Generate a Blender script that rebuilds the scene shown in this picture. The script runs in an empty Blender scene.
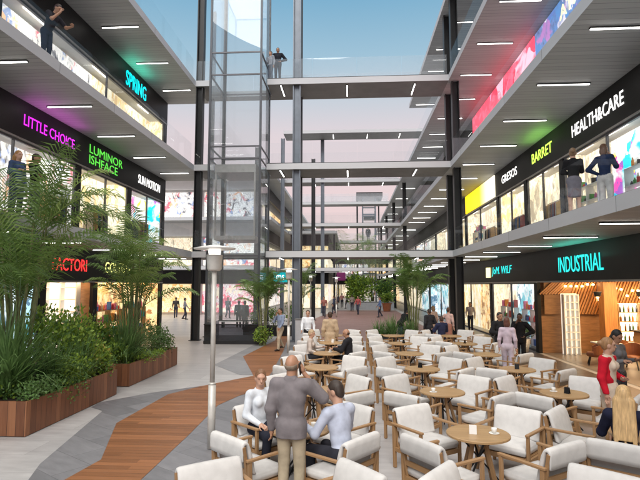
import bpy, bmesh, math, random
import numpy as np
from mathutils import Vector, Matrix
random.seed(7)
R = math.radians
S = bpy.context.scene
COL = S.collection
PI = math.pi
# ------------------------------------------------------------------ helpers
def link(o):
    COL.objects.link(o); return o
ORD = ['first','second','third','fourth','fifth','sixth','seventh','eighth','ninth','tenth','eleventh','twelfth',
       'thirteenth','fourteenth','fifteenth','sixteenth','seventeenth','eighteenth','nineteenth','twentieth']
def nth(i):
    if i < 20: return ORD[i]
    if i < 29: return 'twenty-' + ORD[i-20]
    return 'thirtieth' if i == 29 else 'thirty-' + ORD[i-30]
def tag(o, label=None, cat=None, group=None, kind=None):
    if label: o['label'] = label
    if cat: o['category'] = cat
    if group: o['group'] = group
    if kind: o['kind'] = kind
    return o
def empty(name, label, cat, loc=(0,0,0), rz=0, group=None, sc=1):
    o = bpy.data.objects.new(name, None); link(o)
    o.empty_display_size = .2
    o.location = loc; o.rotation_euler = (0,0,rz); o.scale = (sc,)*3
    return tag(o, label, cat, group)
def copy_tree(o, parent=None):
    c = o.copy(); link(c); c.parent = parent
    for ch in list(o.children): copy_tree(ch, c)
    return c
class MB:
    def __init__(s): s.v=[]; s.f=[]; s.m=[]; s.mi=0
    def add(s, vs, fs, mi=None):
        b=len(s.v); s.v += [tuple(p) for p in vs]
        s.f += [tuple(b+i for i in f) for f in fs]
        s.m += [s.mi if mi is None else mi]*len(fs); return s
    def box(s, x0,x1,y0,y1,z0,z1, mi=None, bottom=None):
        x0,x1=min(x0,x1),max(x0,x1)
        vs=[(x,y,z) for z in (z0,z1) for y in (y0,y1) for x in (x0,x1)]
        fs=[(0,2,3,1),(4,5,7,6),(0,1,5,4),(2,6,7,3),(0,4,6,2),(1,3,7,5)]
        s.add(vs,fs,mi)
        if bottom is not None: s.m[-6]=bottom
        return s
    def obox(s, M, hx,hy,hz, mi=None):
        vs=[M@Vector((x,y,z)) for z in (-hz,hz) for y in (-hy,hy) for x in (-hx,hx)]
        return s.add(vs,[(0,2,3,1),(4,5,7,6),(0,1,5,4),(2,6,7,3),(0,4,6,2),(1,3,7,5)],mi)
    def bar(s, a, b, w, h=None, mi=None):
        a=Vector(a); b=Vector(b); d=b-a; L=d.length
        q=d.to_track_quat('Z','Y'); M=Matrix.Translation((a+b)/2)@q.to_matrix().to_4x4()
        return s.obox(M,w/2,(h or w)/2,L/2,mi)
    def tube(s, pts, rs, n=8, mi=None, cap=True):
        pts=[Vector(p) for p in pts]
        if not hasattr(rs,'__len__'): rs=[rs]*len(pts)
        vs=[];fs=[]
        for i,p in enumerate(pts):
            d=(pts[min(i+1,len(pts)-1)]-pts[max(i-1,0)]).normalized()
            q=d.to_track_quat('Z','Y')
            for k in range(n):
                a=2*PI*k/n
                vs.append(p+q@Vector((math.cos(a)*rs[i],math.sin(a)*rs[i],0)))
        for i in range(len(pts)-1):
            for k in range(n):
                fs.append((i*n+k,i*n+(k+1)%n,(i+1)*n+(k+1)%n,(i+1)*n+k))
        if cap:
            fs.append(tuple(range(n-1,-1,-1))); b=(len(pts)-1)*n; fs.append(tuple(range(b,b+n)))
        return s.add(vs,fs,mi)
    def lathe(s, prof, n=20, c=(0,0), mi=None):
        vs=[];fs=[]
        for (r,z) in prof:
            for k in range(n):
                a=2*PI*k/n; vs.append((c[0]+r*math.cos(a),c[1]+r*math.sin(a),z))
        for i in range(len(prof)-1):
            for k in range(n):
                fs.append((i*n+k,i*n+(k+1)%n,(i+1)*n+(k+1)%n,(i+1)*n+k))
        fs.append(tuple(range(n-1,-1,-1))); b=(len(prof)-1)*n; fs.append(tuple(range(b,b+n)))
        return s.add(vs,fs,mi)
    def prism(s, poly, z0, z1, mi=None):
        n=len(poly)
        ar=sum(poly[i][0]*poly[(i+1)%n][1]-poly[(i+1)%n][0]*poly[i][1] for i in range(n))
        if ar<0: poly=poly[::-1]
        vs=[(p[0],p[1],z0) for p in poly]+[(p[0],p[1],z1) for p in poly]
        fs=[tuple(range(n-1,-1,-1)),tuple(range(n,2*n))]+[(i,(i+1)%n,n+(i+1)%n,n+i) for i in range(n)]
        return s.add(vs,fs,mi)
    def sheet(s, poly, z, mi=None):
        n=len(poly)
        ar=sum(poly[i][0]*poly[(i+1)%n][1]-poly[(i+1)%n][0]*poly[i][1] for i in range(n))
        if ar<0: poly=poly[::-1]
        return s.add([(p[0],p[1],z) for p in poly],[tuple(range(n))],mi)
    def build(s, name, mats, parent=None, bevel=0, smooth=False, seg=1):
        me=bpy.data.meshes.new(name); me.from_pydata(s.v,[],s.f)
        if not isinstance(mats,(list,tuple)): mats=[mats]
        for m in mats: me.materials.append(m)
        me.polygons.foreach_set('material_index',s.m)
        if bevel:
            bm=bmesh.new(); bm.from_mesh(me)
            bmesh.ops.bevel(bm,geom=bm.edges[:],offset=bevel,segments=seg,affect='EDGES',profile=.5,clamp_overlap=True)
            bm.to_mesh(me); bm.free()
        if smooth:
            me.polygons.foreach_set('use_smooth',[True]*len(me.polygons))
        me.update()
        o=bpy.data.objects.new(name,me); link(o); o.parent=parent
        return o
# camera model of the photograph, to turn a pixel into a point of the place
FPX=500.; PITCH=R(5.14); YAW=R(3.43); CH=2.8
_f=Vector((-math.sin(YAW)*math.cos(PITCH),math.cos(YAW)*math.cos(PITCH),math.sin(PITCH)))
_r=Vector((math.cos(YAW),math.sin(YAW),0)); _u=_r.cross(_f)
def ray(px,py): return _f+_r*((px-320)/FPX)+_u*((240-py)/FPX)
def onz(px,py,z=0.):
    d=ray(px,py); t=(z-CH)/d.z; return (d.x*t,d.y*t)
def ony(px,py,y):
    d=ray(px,py); t=y/d.y; return (d.x*t,y,CH+d.z*t)
# ------------------------------------------------------------------ materials
def newmat(name):
    m=bpy.data.materials.new(name); m.use_nodes=True
    nt=m.node_tree; b=nt.nodes['Principled BSDF']; return m,nt,b
def N(nt,t,**k):
    n=nt.nodes.new(t)
    for a,v in k.items(): setattr(n,a,v)
    return n
def coords(nt, scale=(1,1,1), rot=(0,0,0)):
    tc=N(nt,'ShaderNodeTexCoord'); mp=N(nt,'ShaderNodeMapping')
    mp.inputs['Scale'].default_value=scale; mp.inputs['Rotation'].default_value=rot
    nt.links.new(tc.outputs['Object'],mp.inputs['Vector']); return mp.outputs[0]
def ramp(nt, fac, stops):
    r=N(nt,'ShaderNodeValToRGB'); e=r.color_ramp.elements
    while len(e)<len(stops): e.new(.5)
    for i,(p,c) in enumerate(stops):
        e[i].position=p; e[i].color=(c[0],c[1],c[2],1)
    nt.links.new(fac,r.inputs[0]); return r.outputs[0]
def mul(c,k): return tuple(min(1,x*k) for x in c)
def M(name, col, rough=.6, metal=0, ns=6., na=.12, bump=0., spec=.5, stretch=(1,1,1), detail=5, transl=0):
    m,nt,b=newmat(name)
    v=coords(nt,stretch)
    n=N(nt,'ShaderNodeTexNoise'); n.inputs['Scale'].default_value=ns; n.inputs['Detail'].default_value=detail
    nt.links.new(v,n.inputs['Vector'])
    c=ramp(nt,n.outputs['Fac'],[(.3,mul(col,1-na)),(.7,mul(col,1+na))])
    nt.links.new(c,b.inputs['Base Color'])
    b.inputs['Roughness'].default_value=rough; b.inputs['Metallic'].default_value=metal
    b.inputs['Specular IOR Level'].default_value=spec
    if bump:
        bp=N(nt,'ShaderNodeBump'); bp.inputs['Strength'].default_value=bump; bp.inputs['Distance'].default_value=.01
        nt.links.new(n.outputs['Fac'],bp.inputs['Height']); nt.links.new(bp.outputs[0],b.inputs['Normal'])
    if transl:
        out=[x for x in nt.nodes if x.type=='OUTPUT_MATERIAL'][0]
        t=N(nt,'ShaderNodeBsdfTranslucent'); nt.links.new(c,t.inputs['Color'])
        mx=N(nt,'ShaderNodeMixShader'); mx.inputs[0].default_value=transl
        nt.links.new(b.outputs[0],mx.inputs[1]); nt.links.new(t.outputs[0],mx.inputs[2]); nt.links.new(mx.outputs[0],out.inputs[0])
    return m
def E(name, col, st):
    m,nt,b=newmat(name)
    b.inputs['Base Color'].default_value=(*mul(col,.8),1)
    b.inputs['Emission Color'].default_value=(*col,1); b.inputs['Emission Strength'].default_value=st
    return m
def glass(name, tint=(.97,.985,.99), ior=1.5, rough=.01, sky_sheen=0.):
    m,nt,b=newmat(name); nt.nodes.remove(b)
    out=[x for x in nt.nodes if x.type=='OUTPUT_MATERIAL'][0]
    t=N(nt,'ShaderNodeBsdfTransparent'); t.inputs[0].default_value=(*tint,1)
    g=N(nt,'ShaderNodeBsdfGlossy'); g.inputs['Roughness'].default_value=rough; g.inputs[0].default_value=(.95,.97,1,1)
    # reflection grows towards grazing angles, the same on both faces of the pane
    lw=N(nt,'ShaderNodeLayerWeight'); lw.inputs[0].default_value=.5
    pw=N(nt,'ShaderNodeMath',operation='POWER'); nt.links.new(lw.outputs['Facing'],pw.inputs[0]); pw.inputs[1].default_value=4.5
    f=N(nt,'ShaderNodeMath',operation='MULTIPLY_ADD'); nt.links.new(pw.outputs[0],f.inputs[0]); f.inputs[1].default_value=(ior-1)*.9; f.inputs[2].default_value=(ior-1)*.07
    mx=N(nt,'ShaderNodeMixShader')
    nt.links.new(f.outputs[0],mx.inputs[0]); nt.links.new(t.outputs[0],mx.inputs[1]); nt.links.new(g.outputs[0],mx.inputs[2])
    last=mx.outputs[0]
    if sky_sheen:   # pale scatter mixed in to stand for the sky's whitish reflection
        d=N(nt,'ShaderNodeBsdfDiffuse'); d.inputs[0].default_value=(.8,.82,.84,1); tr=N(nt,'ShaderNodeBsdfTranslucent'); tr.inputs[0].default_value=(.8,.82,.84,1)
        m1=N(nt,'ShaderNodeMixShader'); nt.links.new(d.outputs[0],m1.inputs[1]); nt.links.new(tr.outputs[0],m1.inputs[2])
        m2=N(nt,'ShaderNodeMixShader'); m2.inputs[0].default_value=sky_sheen; nt.links.new(last,m2.inputs[1]); nt.links.new(m1.outputs[0],m2.inputs[2]); last=m2.outputs[0]
    nt.links.new(last,out.inputs[0]); return m
def planks(name, c1, c2, axis='Y', width=.14, rough=.5, gap=.05, grain=(1,1,1), length=0):
    """boards laid side by side along one axis, each board its own tone, dark joints"""
    m,nt,b=newmat(name)
    tc=N(nt,'ShaderNodeTexCoord'); sp=N(nt,'ShaderNodeSeparateXYZ'); nt.links.new(tc.outputs['Object'],sp.inputs[0])
    a=N(nt,'ShaderNodeMath',operation='DIVIDE'); nt.links.new(sp.outputs[axis],a.inputs[0]); a.inputs[1].default_value=width
    fl=N(nt,'ShaderNodeMath',operation='FLOOR'); nt.links.new(a.outputs[0],fl.inputs[0])
    fr=N(nt,'ShaderNodeMath',operation='FRACT'); nt.links.new(a.outputs[0],fr.inputs[0])
    comb=N(nt,'ShaderNodeCombineXYZ'); nt.links.new(fl.outputs[0],comb.inputs[0])
    if length:
        oth={'Y':'X','X':'Y','Z':'X'}[axis]
        w0=N(nt,'ShaderNodeTexWhiteNoise'); w0.noise_dimensions='1D'; nt.links.new(fl.outputs[0],w0.inputs['W'])
        d=N(nt,'ShaderNodeMath',operation='DIVIDE'); nt.links.new(sp.outputs[oth],d.inputs[0]); d.inputs[1].default_value=length
        ad=N(nt,'ShaderNodeMath',operation='ADD'); nt.links.new(d.outputs[0],ad.inputs[0]); nt.links.new(w0.outputs['Value'],ad.inputs[1])
        f2=N(nt,'ShaderNodeMath',operation='FLOOR'); nt.links.new(ad.outputs[0],f2.inputs[0]); nt.links.new(f2.outputs[0],comb.inputs[1])
    wn=N(nt,'ShaderNodeTexWhiteNoise'); nt.links.new(comb.outputs[0],wn.inputs['Vector'])
    mp=N(nt,'ShaderNodeMapping'); mp.inputs['Scale'].default_value=grain; nt.links.new(tc.outputs['Object'],mp.inputs[0])
    ns=N(nt,'ShaderNodeTexNoise'); ns.inputs['Scale'].default_value=3; ns.inputs['Detail'].default_value=6; nt.links.new(mp.outputs[0],ns.inputs['Vector'])
    mixf=N(nt,'ShaderNodeMath',operation='MULTIPLY_ADD'); nt.links.new(wn.outputs['Value'],mixf.inputs[0]); mixf.inputs[1].default_value=.6
    h=N(nt,'ShaderNodeMath',operation='MULTIPLY'); nt.links.new(ns.outputs['Fac'],h.inputs[0]); h.inputs[1].default_value=.5
    nt.links.new(h.outputs[0],mixf.inputs[2])
    c=ramp(nt,mixf.outputs[0],[(.1,c1),(.9,c2)])
    cmp=N(nt,'ShaderNodeMath',operation='LESS_THAN'); nt.links.new(fr.outputs[0],cmp.inputs[0]); cmp.inputs[1].default_value=gap
    mx=N(nt,'ShaderNodeMix',data_type='RGBA'); nt.links.new(cmp.outputs[0],mx.inputs[0]); nt.links.new(c,mx.inputs[6]); mx.inputs[7].default_value=(*mul(c1,.35),1)
    nt.links.new(mx.outputs[2],b.inputs['Base Color']); b.inputs['Roughness'].default_value=rough
    bp=N(nt,'ShaderNodeBump'); bp.inputs['Strength'].default_value=.4; bp.inputs['Distance'].default_value=.01; bp.invert=True
    nt.links.new(cmp.outputs[0],bp.inputs['Height']); nt.links.new(bp.outputs[0],b.inputs['Normal'])
    return m
def tiles(name, c1, c2, cm, size=(1.2,.6), rough=.35, ns=2.5, rot=0, mortar=.006):
    m,nt,b=newmat(name)
    v=coords(nt,(1,1,1),(0,0,rot))
    br=N(nt,'ShaderNodeTexBrick'); br.inputs['Scale'].default_value=1
    br.inputs['Brick Width'].default_value=size[0]; br.inputs['Row Height'].default_value=size[1]; br.inputs['Mortar Size'].default_value=mortar
    br.inputs['Color1'].default_value=(*c1,1); br.inputs['Color2'].default_value=(*c2,1); br.inputs['Mortar'].default_value=(*cm,1)
    nt.links.new(v,br.inputs['Vector'])
    n=N(nt,'ShaderNodeTexNoise'); n.inputs['Scale'].default_value=ns; n.inputs['Detail'].default_value=8; n.inputs['Roughness'].default_value=.65
    mp=N(nt,'ShaderNodeMapping'); mp.inputs['Scale'].default_value=(.6,2.2,1); nt.links.new(v,mp.inputs[0]); nt.links.new(mp.outputs[0],n.inputs['Vector'])
    g=ramp(nt,n.outputs['Fac'],[(.3,(.74,.74,.75)),(.68,(1,1,1))])
    mx=N(nt,'ShaderNodeMix',data_type='RGBA',blend_type='MULTIPLY'); mx.inputs[0].default_value=1
    nt.links.new(br.outputs['Color'],mx.inputs[6]); nt.links.new(g,mx.inputs[7]); nt.links.new(mx.outputs[2],b.inputs['Base Color'])
    rr=N(nt,'ShaderNodeMapRange'); rr.inputs['To Min'].default_value=rough*.75; rr.inputs['To Max'].default_value=rough*1.35
    nt.links.new(n.outputs['Fac'],rr.inputs['Value']); nt.links.new(rr.outputs[0],b.inputs['Roughness'])
    return m
def art(name, base, cols, st=1.6, scale=1.2, cover=.5, seed=0, streak=1):
    st*=.54
    """a backlit picture: blotches of colour on a pale ground, shining"""
    m,nt,b=newmat(name)
    tc=N(nt,'ShaderNodeTexCoord'); mp=N(nt,'ShaderNodeMapping'); mp.inputs['Location'].default_value=(seed*3.1,seed*1.7,seed*5.3); mp.inputs['Scale'].default_value=(streak,streak,1)
    nt.links.new(tc.outputs['Object'],mp.inputs[0])
    n=N(nt,'ShaderNodeTexNoise'); n.inputs['Scale'].default_value=scale*1.3; n.inputs['Detail'].default_value=7; n.inputs['Distortion'].default_value=1.2
    nt.links.new(mp.outputs[0],n.inputs['Vector'])
    nd=N(nt,'ShaderNodeTexNoise'); nd.inputs['Scale'].default_value=scale*2.2; nd.inputs['Detail'].default_value=6; nt.links.new(mp.outputs[0],nd.inputs['Vector'])
    mad=N(nt,'ShaderNodeVectorMath',operation='MULTIPLY_ADD'); nt.links.new(nd.outputs['Color'],mad.inputs[0]); mad.inputs[1].default_value=(1.1/scale,)*3; nt.links.new(mp.outputs[0],mad.inputs[2])
    vo=N(nt,'ShaderNodeTexVoronoi'); vo.inputs['Scale'].default_value=scale*1.4; nt.links.new(mad.outputs[0],vo.inputs['Vector'])
    sp=N(nt,'ShaderNodeSeparateColor'); nt.links.new(vo.outputs['Color'],sp.inputs[0])
    k=len(cols); cr=ramp(nt,sp.outputs[0],[((i+.0)/k,c) for i,c in enumerate(cols)])
    nt.nodes[-1]
    for x in nt.nodes:
        if x.type=='VALTORGB': x.color_ramp.interpolation='CONSTANT'
    mask=ramp(nt,n.outputs['Fac'],[(1-cover-.06,(0,0,0)),(1-cover+.06,(1,1,1))])
    n2=N(nt,'ShaderNodeTexNoise'); n2.inputs['Scale'].default_value=scale*7; n2.inputs['Detail'].default_value=5; nt.links.new(mp.outputs[0],n2.inputs['Vector'])
    fine=ramp(nt,n2.outputs['Fac'],[(.35,mul(base,.55)),(.6,base)])
    mx=N(nt,'ShaderNodeMix',data_type='RGBA'); nt.links.new(mask,mx.inputs[0]); nt.links.new(fine,mx.inputs[6]); nt.links.new(cr,mx.inputs[7])
    nt.links.new(mx.outputs[2],b.inputs['Base Color']); nt.links.new(mx.outputs[2],b.inputs['Emission Color'])
    b.inputs['Emission Strength'].default_value=st; b.inputs['Roughness'].default_value=.5
    return m
MT={}
MT['slab']=planks('slab_concrete',(.47,.475,.495),(.55,.555,.575),'Y',3.25,.7,.006,(.5,.5,2))
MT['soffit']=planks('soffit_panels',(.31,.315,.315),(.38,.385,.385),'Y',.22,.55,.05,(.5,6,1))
MT['band']=M('sign_band_black',(.008,.008,.009),.5,ns=2,na=.2,spec=.25)
MT['lip']=M('band_lip_metal',(.30,.29,.28),.4,.6)
MT['white_wall']=M('white_plaster',(.72,.71,.70),.7,ns=2,na=.05)
MT['grey_wall']=M('grey_render',(.42,.42,.44),.75,ns=3,na=.1)
MT['dark']=M('dark_steel',(.013,.014,.016),.45,.1,ns=3,na=.15)
MT['grey_steel']=M('grey_steel',(.15,.17,.20),.4,.4,ns=3,na=.1)
MT['frame']=M('window_frame',(.10,.10,.11),.4,.5)
MT['glass']=glass('clear_glass',ior=1.2)
MT['rail_glass']=glass('balustrade_glass',(.975,.988,.99),1.16)
MT['bridge_glass']=glass('bridge_glass',(.97,.985,.99),1.5,sky_sheen=.11)
MT['shaft_glass']=glass('lift_glass',(.97,.985,.99),1.4,sky_sheen=.075)
MT['tint_glass']=glass('tinted_base_glass',(.42,.43,.46),1.4,sky_sheen=.03)
MT['car_glass']=glass('lift_car_glass',(.88,.90,.93),1.4,sky_sheen=.06)
MT['light']=E('lamp_diffuser',(1,.97,.92),6)
MT['panel_light']=E('shop_ceiling_lamp',(1,.93,.80),6)
MT['warm_light']=E('warm_lamp',(1,.66,.30),16)
MT['lampbody']=M('lamp_housing',(.03,.03,.03),.5)
MT['wood']=planks('oiled_wood',(.28,.155,.072),(.40,.235,.112),'Z',.33,.5,.0,(14,14,1.5))
MT['table_wood']=planks('table_wood',(.36,.22,.105),(.47,.30,.145),'X',.11,.42,.02,(8,1.2,1))
MT['cushion']=M('white_cushion_fabric',(.63,.615,.60),.9,ns=9,na=.07,bump=.18)
_nt=MT['cushion'].node_tree; _b=_nt.nodes['Principled BSDF']; _oi=_nt.nodes.new('ShaderNodeObjectInfo'); _hs=_nt.nodes.new('ShaderNodeHueSaturation')
_mr=_nt.nodes.new('ShaderNodeMapRange'); _mr.inputs['To Min'].default_value=.88; _mr.inputs['To Max'].default_value=1.06; _nt.links.new(_oi.outputs['Random'],_mr.inputs['Value']); _nt.links.new(_mr.outputs[0],_hs.inputs['Value'])
_src=_b.inputs['Base Color'].links[0].from_socket; _nt.links.new(_src,_hs.inputs['Color']); _nt.links.new(_hs.outputs[0],_b.inputs['Base Color'])
MT['strut']=M('black_strut',(.02,.02,.022),.45,.3)
MT['deck']=planks('deck_boards',(.155,.062,.025),(.36,.152,.064),'Y',.145,.45,.05,(.8,9,1),length=2.4)
MT['planter']=planks('planter_boards',(.13,.042,.022),(.27,.10,.05),'Y',.17,.5,.04,(9,9,.9))
MT['soil']=M('dark_soil',(.035,.025,.018),.95,ns=20,na=.4,bump=.5)
MT['stone_light']=tiles('pale_stone_paving',(.47,.455,.455),(.55,.535,.53),(.33,.32,.32),(1.8,.75),.36,mortar=.004)
MT['stone_dark']=tiles('grey_stone_paving',(.19,.188,.20),(.27,.265,.28),(.15,.15,.16),(1.2,.6),.45,4,rot=.6)
MT['stone_mid']=tiles('mid_grey_paving',(.29,.288,.30),(.34,.338,.35),(.25,.25,.26),(1.2,.6),.42,4,rot=.6)
MT['stone_red']=tiles('brick_red_paving',(.27,.15,.13),(.33,.19,.17),(.2,.13,.12),(.6,.3),.45,4)
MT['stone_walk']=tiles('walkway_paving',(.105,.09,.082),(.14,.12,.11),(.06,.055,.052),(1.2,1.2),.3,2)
MT['leaf_palm']=M('palm_leaf',(.14,.235,.06),.36,ns=2.2,na=.4,transl=.32)
MT['leaf_palm2']=M('palm_leaf_pale',(.23,.32,.09),.36,ns=2.2,na=.35,transl=.32)
MT['leaf_grass']=M('strap_leaf',(.15,.26,.085),.42,ns=3,na=.45,transl=.3)
MT['leaf_lime']=M('lime_leaf',(.27,.40,.055),.5,ns=3,na=.4,transl=.25)
MT['leaf_dark']=M('dark_leaf',(.11,.21,.055),.45,ns=3,na=.45,transl=.2)
MT['leaf_yellow']=M('yellow_leaf',(.42,.36,.06),.5,ns=4,na=.3,transl=.25)
MT['stem']=M('palm_stem',(.14,.15,.06),.7,ns=8,na=.35)
MT['post']=M('pale_post_metal',(.62,.60,.56),.45,.2)
MT['lampglow']=E('frosted_lamp_glass',(1,.96,.88),1.6)
# ------------------------------------------------------------------ setting
LV=[0,4.5,9.0,13.5,18.0]; TH=.31; SB=1.27
def struct(mb,name,m):
    return tag(mb.build(name,m),kind='structure')
mb=MB(); mb.sheet([(-300,-60),(300,-60),(300,500),(-300,500)],0); g=struct(mb,'ground',MT['stone_light'])
P=lambda pts:[onz(*p) for p in pts]
darkL=P([(-30,560),(40,464),(102.5,411),(91,407.5),(100,402.5),(150,393),(209,385),(240,379.5),(253.5,376),(200,388),(168,395),(116.4,424),(101,460),(30,500)])
# the grey band left of the deck reaches on towards the viewer
mb=MB(); mb.sheet(darkL,.004); struct(mb,'paving',MT['stone_dark'])
mb=MB(); mb.sheet(P([(139,482),(190,434),(218,405.5),(240,395.6),(258,391),(272,372),(283,352),(288,340),(300,340),(300,352),(290,380),(270,420),(230,470),(200,500),(150,560),(60,560)]),.004); struct(mb,'paving',MT['stone_dark'])
mb=MB(); mb.sheet(P([(214,365),(256,344),(275,340.6),(243,356.6),(253.5,375),(240,375)]),.005); struct(mb,'paving',MT['stone_mid'])
deck=P([(20,505),(65,480),(101,460),(116.4,423.5),(168,394.6),(200,386.6),(253.5,376),(243,356.6),(275,340.6),(279,334),(290,334),(283,352),(272,372),(258,391),(240,395.6),(218,405.5),(190,434),(139,482),(120,505)])
mb=MB(); mb.sheet(deck,.009); struct(mb,'path',MT['deck'])
mb=MB(); mb.sheet([(-2.4,25.5),(5.0,25.5),(5.0,56),(-1.5,56),(-3.2,40)],.004); struct(mb,'paving',MT['stone_red'])
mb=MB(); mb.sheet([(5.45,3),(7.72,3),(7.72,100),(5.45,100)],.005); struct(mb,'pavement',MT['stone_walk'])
# ------------------------------------------------------------------ buildings
XR,FR=5.07,7.75; XL,FL=-8.05,-10.4; YL0=27.5
rb=empty('shop_building','long three storey shop building with dark sign bands, right of the seating','building',(0,0,0))
lb=empty('shop_building','near left shop building with open galleries behind the palms','building',(0,0,0))
def slab(parent,x0,x1,y0,y1,lv):
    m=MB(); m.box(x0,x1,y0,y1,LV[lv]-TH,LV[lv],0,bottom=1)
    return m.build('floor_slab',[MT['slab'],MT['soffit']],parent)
for lv in (1,2,3): slab(rb,XR,17,-7,105,lv)
slab(rb,XR,17,-7,41.5,4)
for lv in (1,2,3): slab(lb,XL,-19,-7,YL0,lv)
def band(parent,xf,s,y0,y1,lv,mat=None):
    z1=LV[lv+1]-TH; m=MB(); m.box(xf,xf+s*.22,y0,y1,z1-SB+.04,z1-.003)
    o=m.build('sign_band',mat or MT['band'],parent)
    m=MB(); m.box(xf-s*.015,xf+s*.24,y0,y1,z1-SB-.02,z1-SB+.037); m.build('band_lip',MT['lip'],o)
    return o
for lv in (0,1,2): band(rb,FR,1,-7,104.9,lv)
for lv in (0,1): band(lb,FL,-1,-7,YL0-.15,lv)
band(lb,FL,-1,-7,YL0-.15,2) if False else None
def wall(parent,name,x0,x1,y0,y1,z0,z1,m):
    q=MB(); q.box(x0,x1,y0,y1,z0,z1); return q.build(name,m,parent)
FLR=M('shop_floor',(.24,.21,.18),.3,ns=2,na=.08); CEI=M('shop_ceiling',(.62,.61,.59),.7,ns=2,na=.05)
WARMCEI=planks('slatted_wood_ceiling',(.30,.14,.045),(.52,.27,.09),'Y',.16,.5,.3,(1,6,1))
WARMWALL=M('warm_timber_wall',(.30,.145,.055),.55,ns=3,na=.25,stretch=(1,1,6))
BRK=tiles('brown_brick',(.25,.13,.08),(.33,.18,.11),(.2,.15,.12),(.25,.08),.6,6)
goods=[M('goods_'+n,c,.5) for n,c in (('red',(.6,.05,.05)),('blue',(.06,.18,.55)),('cyan',(.05,.5,.55)),('cream',(.7,.62,.45)),('black',(.03,.03,.03)),('orange',(.7,.25,.04)),('pink',(.7,.2,.4)),('green',(.1,.35,.1)))]
WHITE=M('white_lacquer',(.75,.74,.72),.4,na=.03)
def window(parent,xf,s,y0,y1,z0,z1,n,door=False):
    """a glazed shop front: frame with mullions, panes"""
    xa=xf+s*.06; f=MB()
    f.box(xa,xa+s*.08,y0,y1,z1-.06,z1); f.box(xa,xa+s*.08,y0,y1,z0,z0+.08)
    for i in range(n+1):
        y=y0+(y1-y0)*i/n; f.box(xa-s*.002,xa+s*.082,y-.022,y+.022,z0+.002,z1-.002)
    w=f.build('shop_window',MT['frame'],parent)
    g=MB(); xg=xa+s*.04; g.add([(xg,y0,z0+.05),(xg,y1,z0+.05),(xg,y1,z1-.03),(xg,y0,z1-.03)],[(0,1,2,3)])
    g.build('pane',MT['glass'],w); return w
def bands_z(lv): return LV[lv]+.0, LV[lv+1]-TH-SB
GL={}
def shop(parent,side,xf,lv,y0,y1,back,depth=5.,ceil=None,wallm=None,glazed=True,n=2,label='',light=3,lm=None,wside='',floor=True,dropz=.12,pd=.72):
    s=1 if side>0 else -1; z0,z1=bands_z(lv); zc=z1+dropz
    xb=xf+s*depth
    wm=wallm or MT['white_wall']
    wall(parent,'back_wall',xb,xb+s*.15,y0,y1,z0+.003,zc+.3,wm)
    wall(parent,'partition_wall',xf+s*.16,xb-s*.003,y1-.12,y1+.12,z0+.003,zc+.3,back[-1][0] if back else wm)  # partition takes the last poster's glow, so the wall itself shines
    if y0>5: wall(parent,'partition_wall',xf+s*.16,xb-s*.003,y0+.125,y0+.2,z0+.003,zc+.3,wm)
    wall(parent,'pier',xf+s*.02,xf+s*.155,y1-.18,y1+.18,z0+.003,z1-.025,MT['band'])
    if floor:
        q=MB(); a,b=min(xf+s*.2,xb),max(xf+s*.2,xb); q.sheet([(a,y0+.2),(b,y0+.2),(b,y1-.12),(a,y1-.12)],z0+.008); q.build('shop_floor',FLR,parent)
    wall(parent,'shop_ceiling',xf+s*.23,xb-s*.003,y0+.2,y1-.121,zc,zc+.06,ceil or CEI)
    if glazed: window(parent,xf,s,y0+.2,y1-.19,z0+.003,z1-.022,n)
    if back:
        zz=(z0+.06,z1+.0); k=len(back)
        for i,mt in enumerate(back):
            ya=y0+.35+(y1-y0-.55)*i/k; yb=y0+.35+(y1-y0-.55)*(i+1)/k-.04
            q=MB(); xd=xf+s*pd; q.box(xd,xd+s*.08,ya,yb,*zz)
            o=q.build('lit_poster',mt[0]); tag(o,mt[1],'display')
    for i in range(light):
        yy=y0+(y1-y0)*(i+.5)/light; xx=xf+s*.3
        q=MB(); q.box(xx-.12,xx+.12,yy-.6,yy+.6,zc-.05,zc-.003)
        o=q.build('ceiling_light',lm or MT['panel_light']); tag(o,label+f', {nth(i)} of front row','lamp','shop ceiling lamps')
        xx=xf+s*(depth*.62)
        q=MB(); q.box(xx-.2,xx+.2,yy-.7,yy+.7,zc-.05,zc-.003)
        o=q.build('ceiling_light',lm or MT['panel_light']); tag(o,label+f', {nth(i)} of back row','lamp','shop ceiling lamps')
W=(1.,.97,.92)
A_splash=art('splash_art',(1,.99,.96),[(.0,.62,.70),(.80,.08,.45),(1,.70,.05),(.0,.50,.70),(.95,.9,.85),(.35,.1,.5)],1.05,.85,.5,1)
A_white=art('white_art',(1,.98,.94),[(.85,.45,.25),(.2,.28,.5),(.75,.7,.65),(.65,.15,.2),(.1,.1,.12)],1.0,1.0,.45,2,1.3)
A_cream=art('cream_art',(1,.88,.66),[(.75,.6,.42),(.95,.86,.66),(.4,.33,.24)],.95,.8,.5,3,2.6)
A_cream2=art('gold_art',(1,.92,.72),[(.85,.65,.3),(.95,.88,.66),(.7,.5,.25)],1.0,.9,.5,4,2.2)
A_colour=art('colour_art',(.98,.95,.92),[(.9,.45,.12),(.2,.35,.7),(.85,.3,.4),(.1,.1,.12)],1.0,1.5,.45,5,1.4)
A_pink=art('pink_art',(1,.85,.85),[(.85,.15,.2),(.9,.5,.55),(.95,.8,.6),(.6,.1,.15)],1.2,1.4,.55,6)
A_cold=art('cold_art',(.85,.95,1),[(.15,.5,.6),(.5,.75,.8),(.9,.95,1),(.1,.2,.3)],1.0,1.2,.55,7)
A_gold=art('warm_gold_art',(1,.75,.4),[(.8,.45,.15),(.95,.75,.45),(.35,.18,.08)],1.1,1.3,.5,8)
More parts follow.
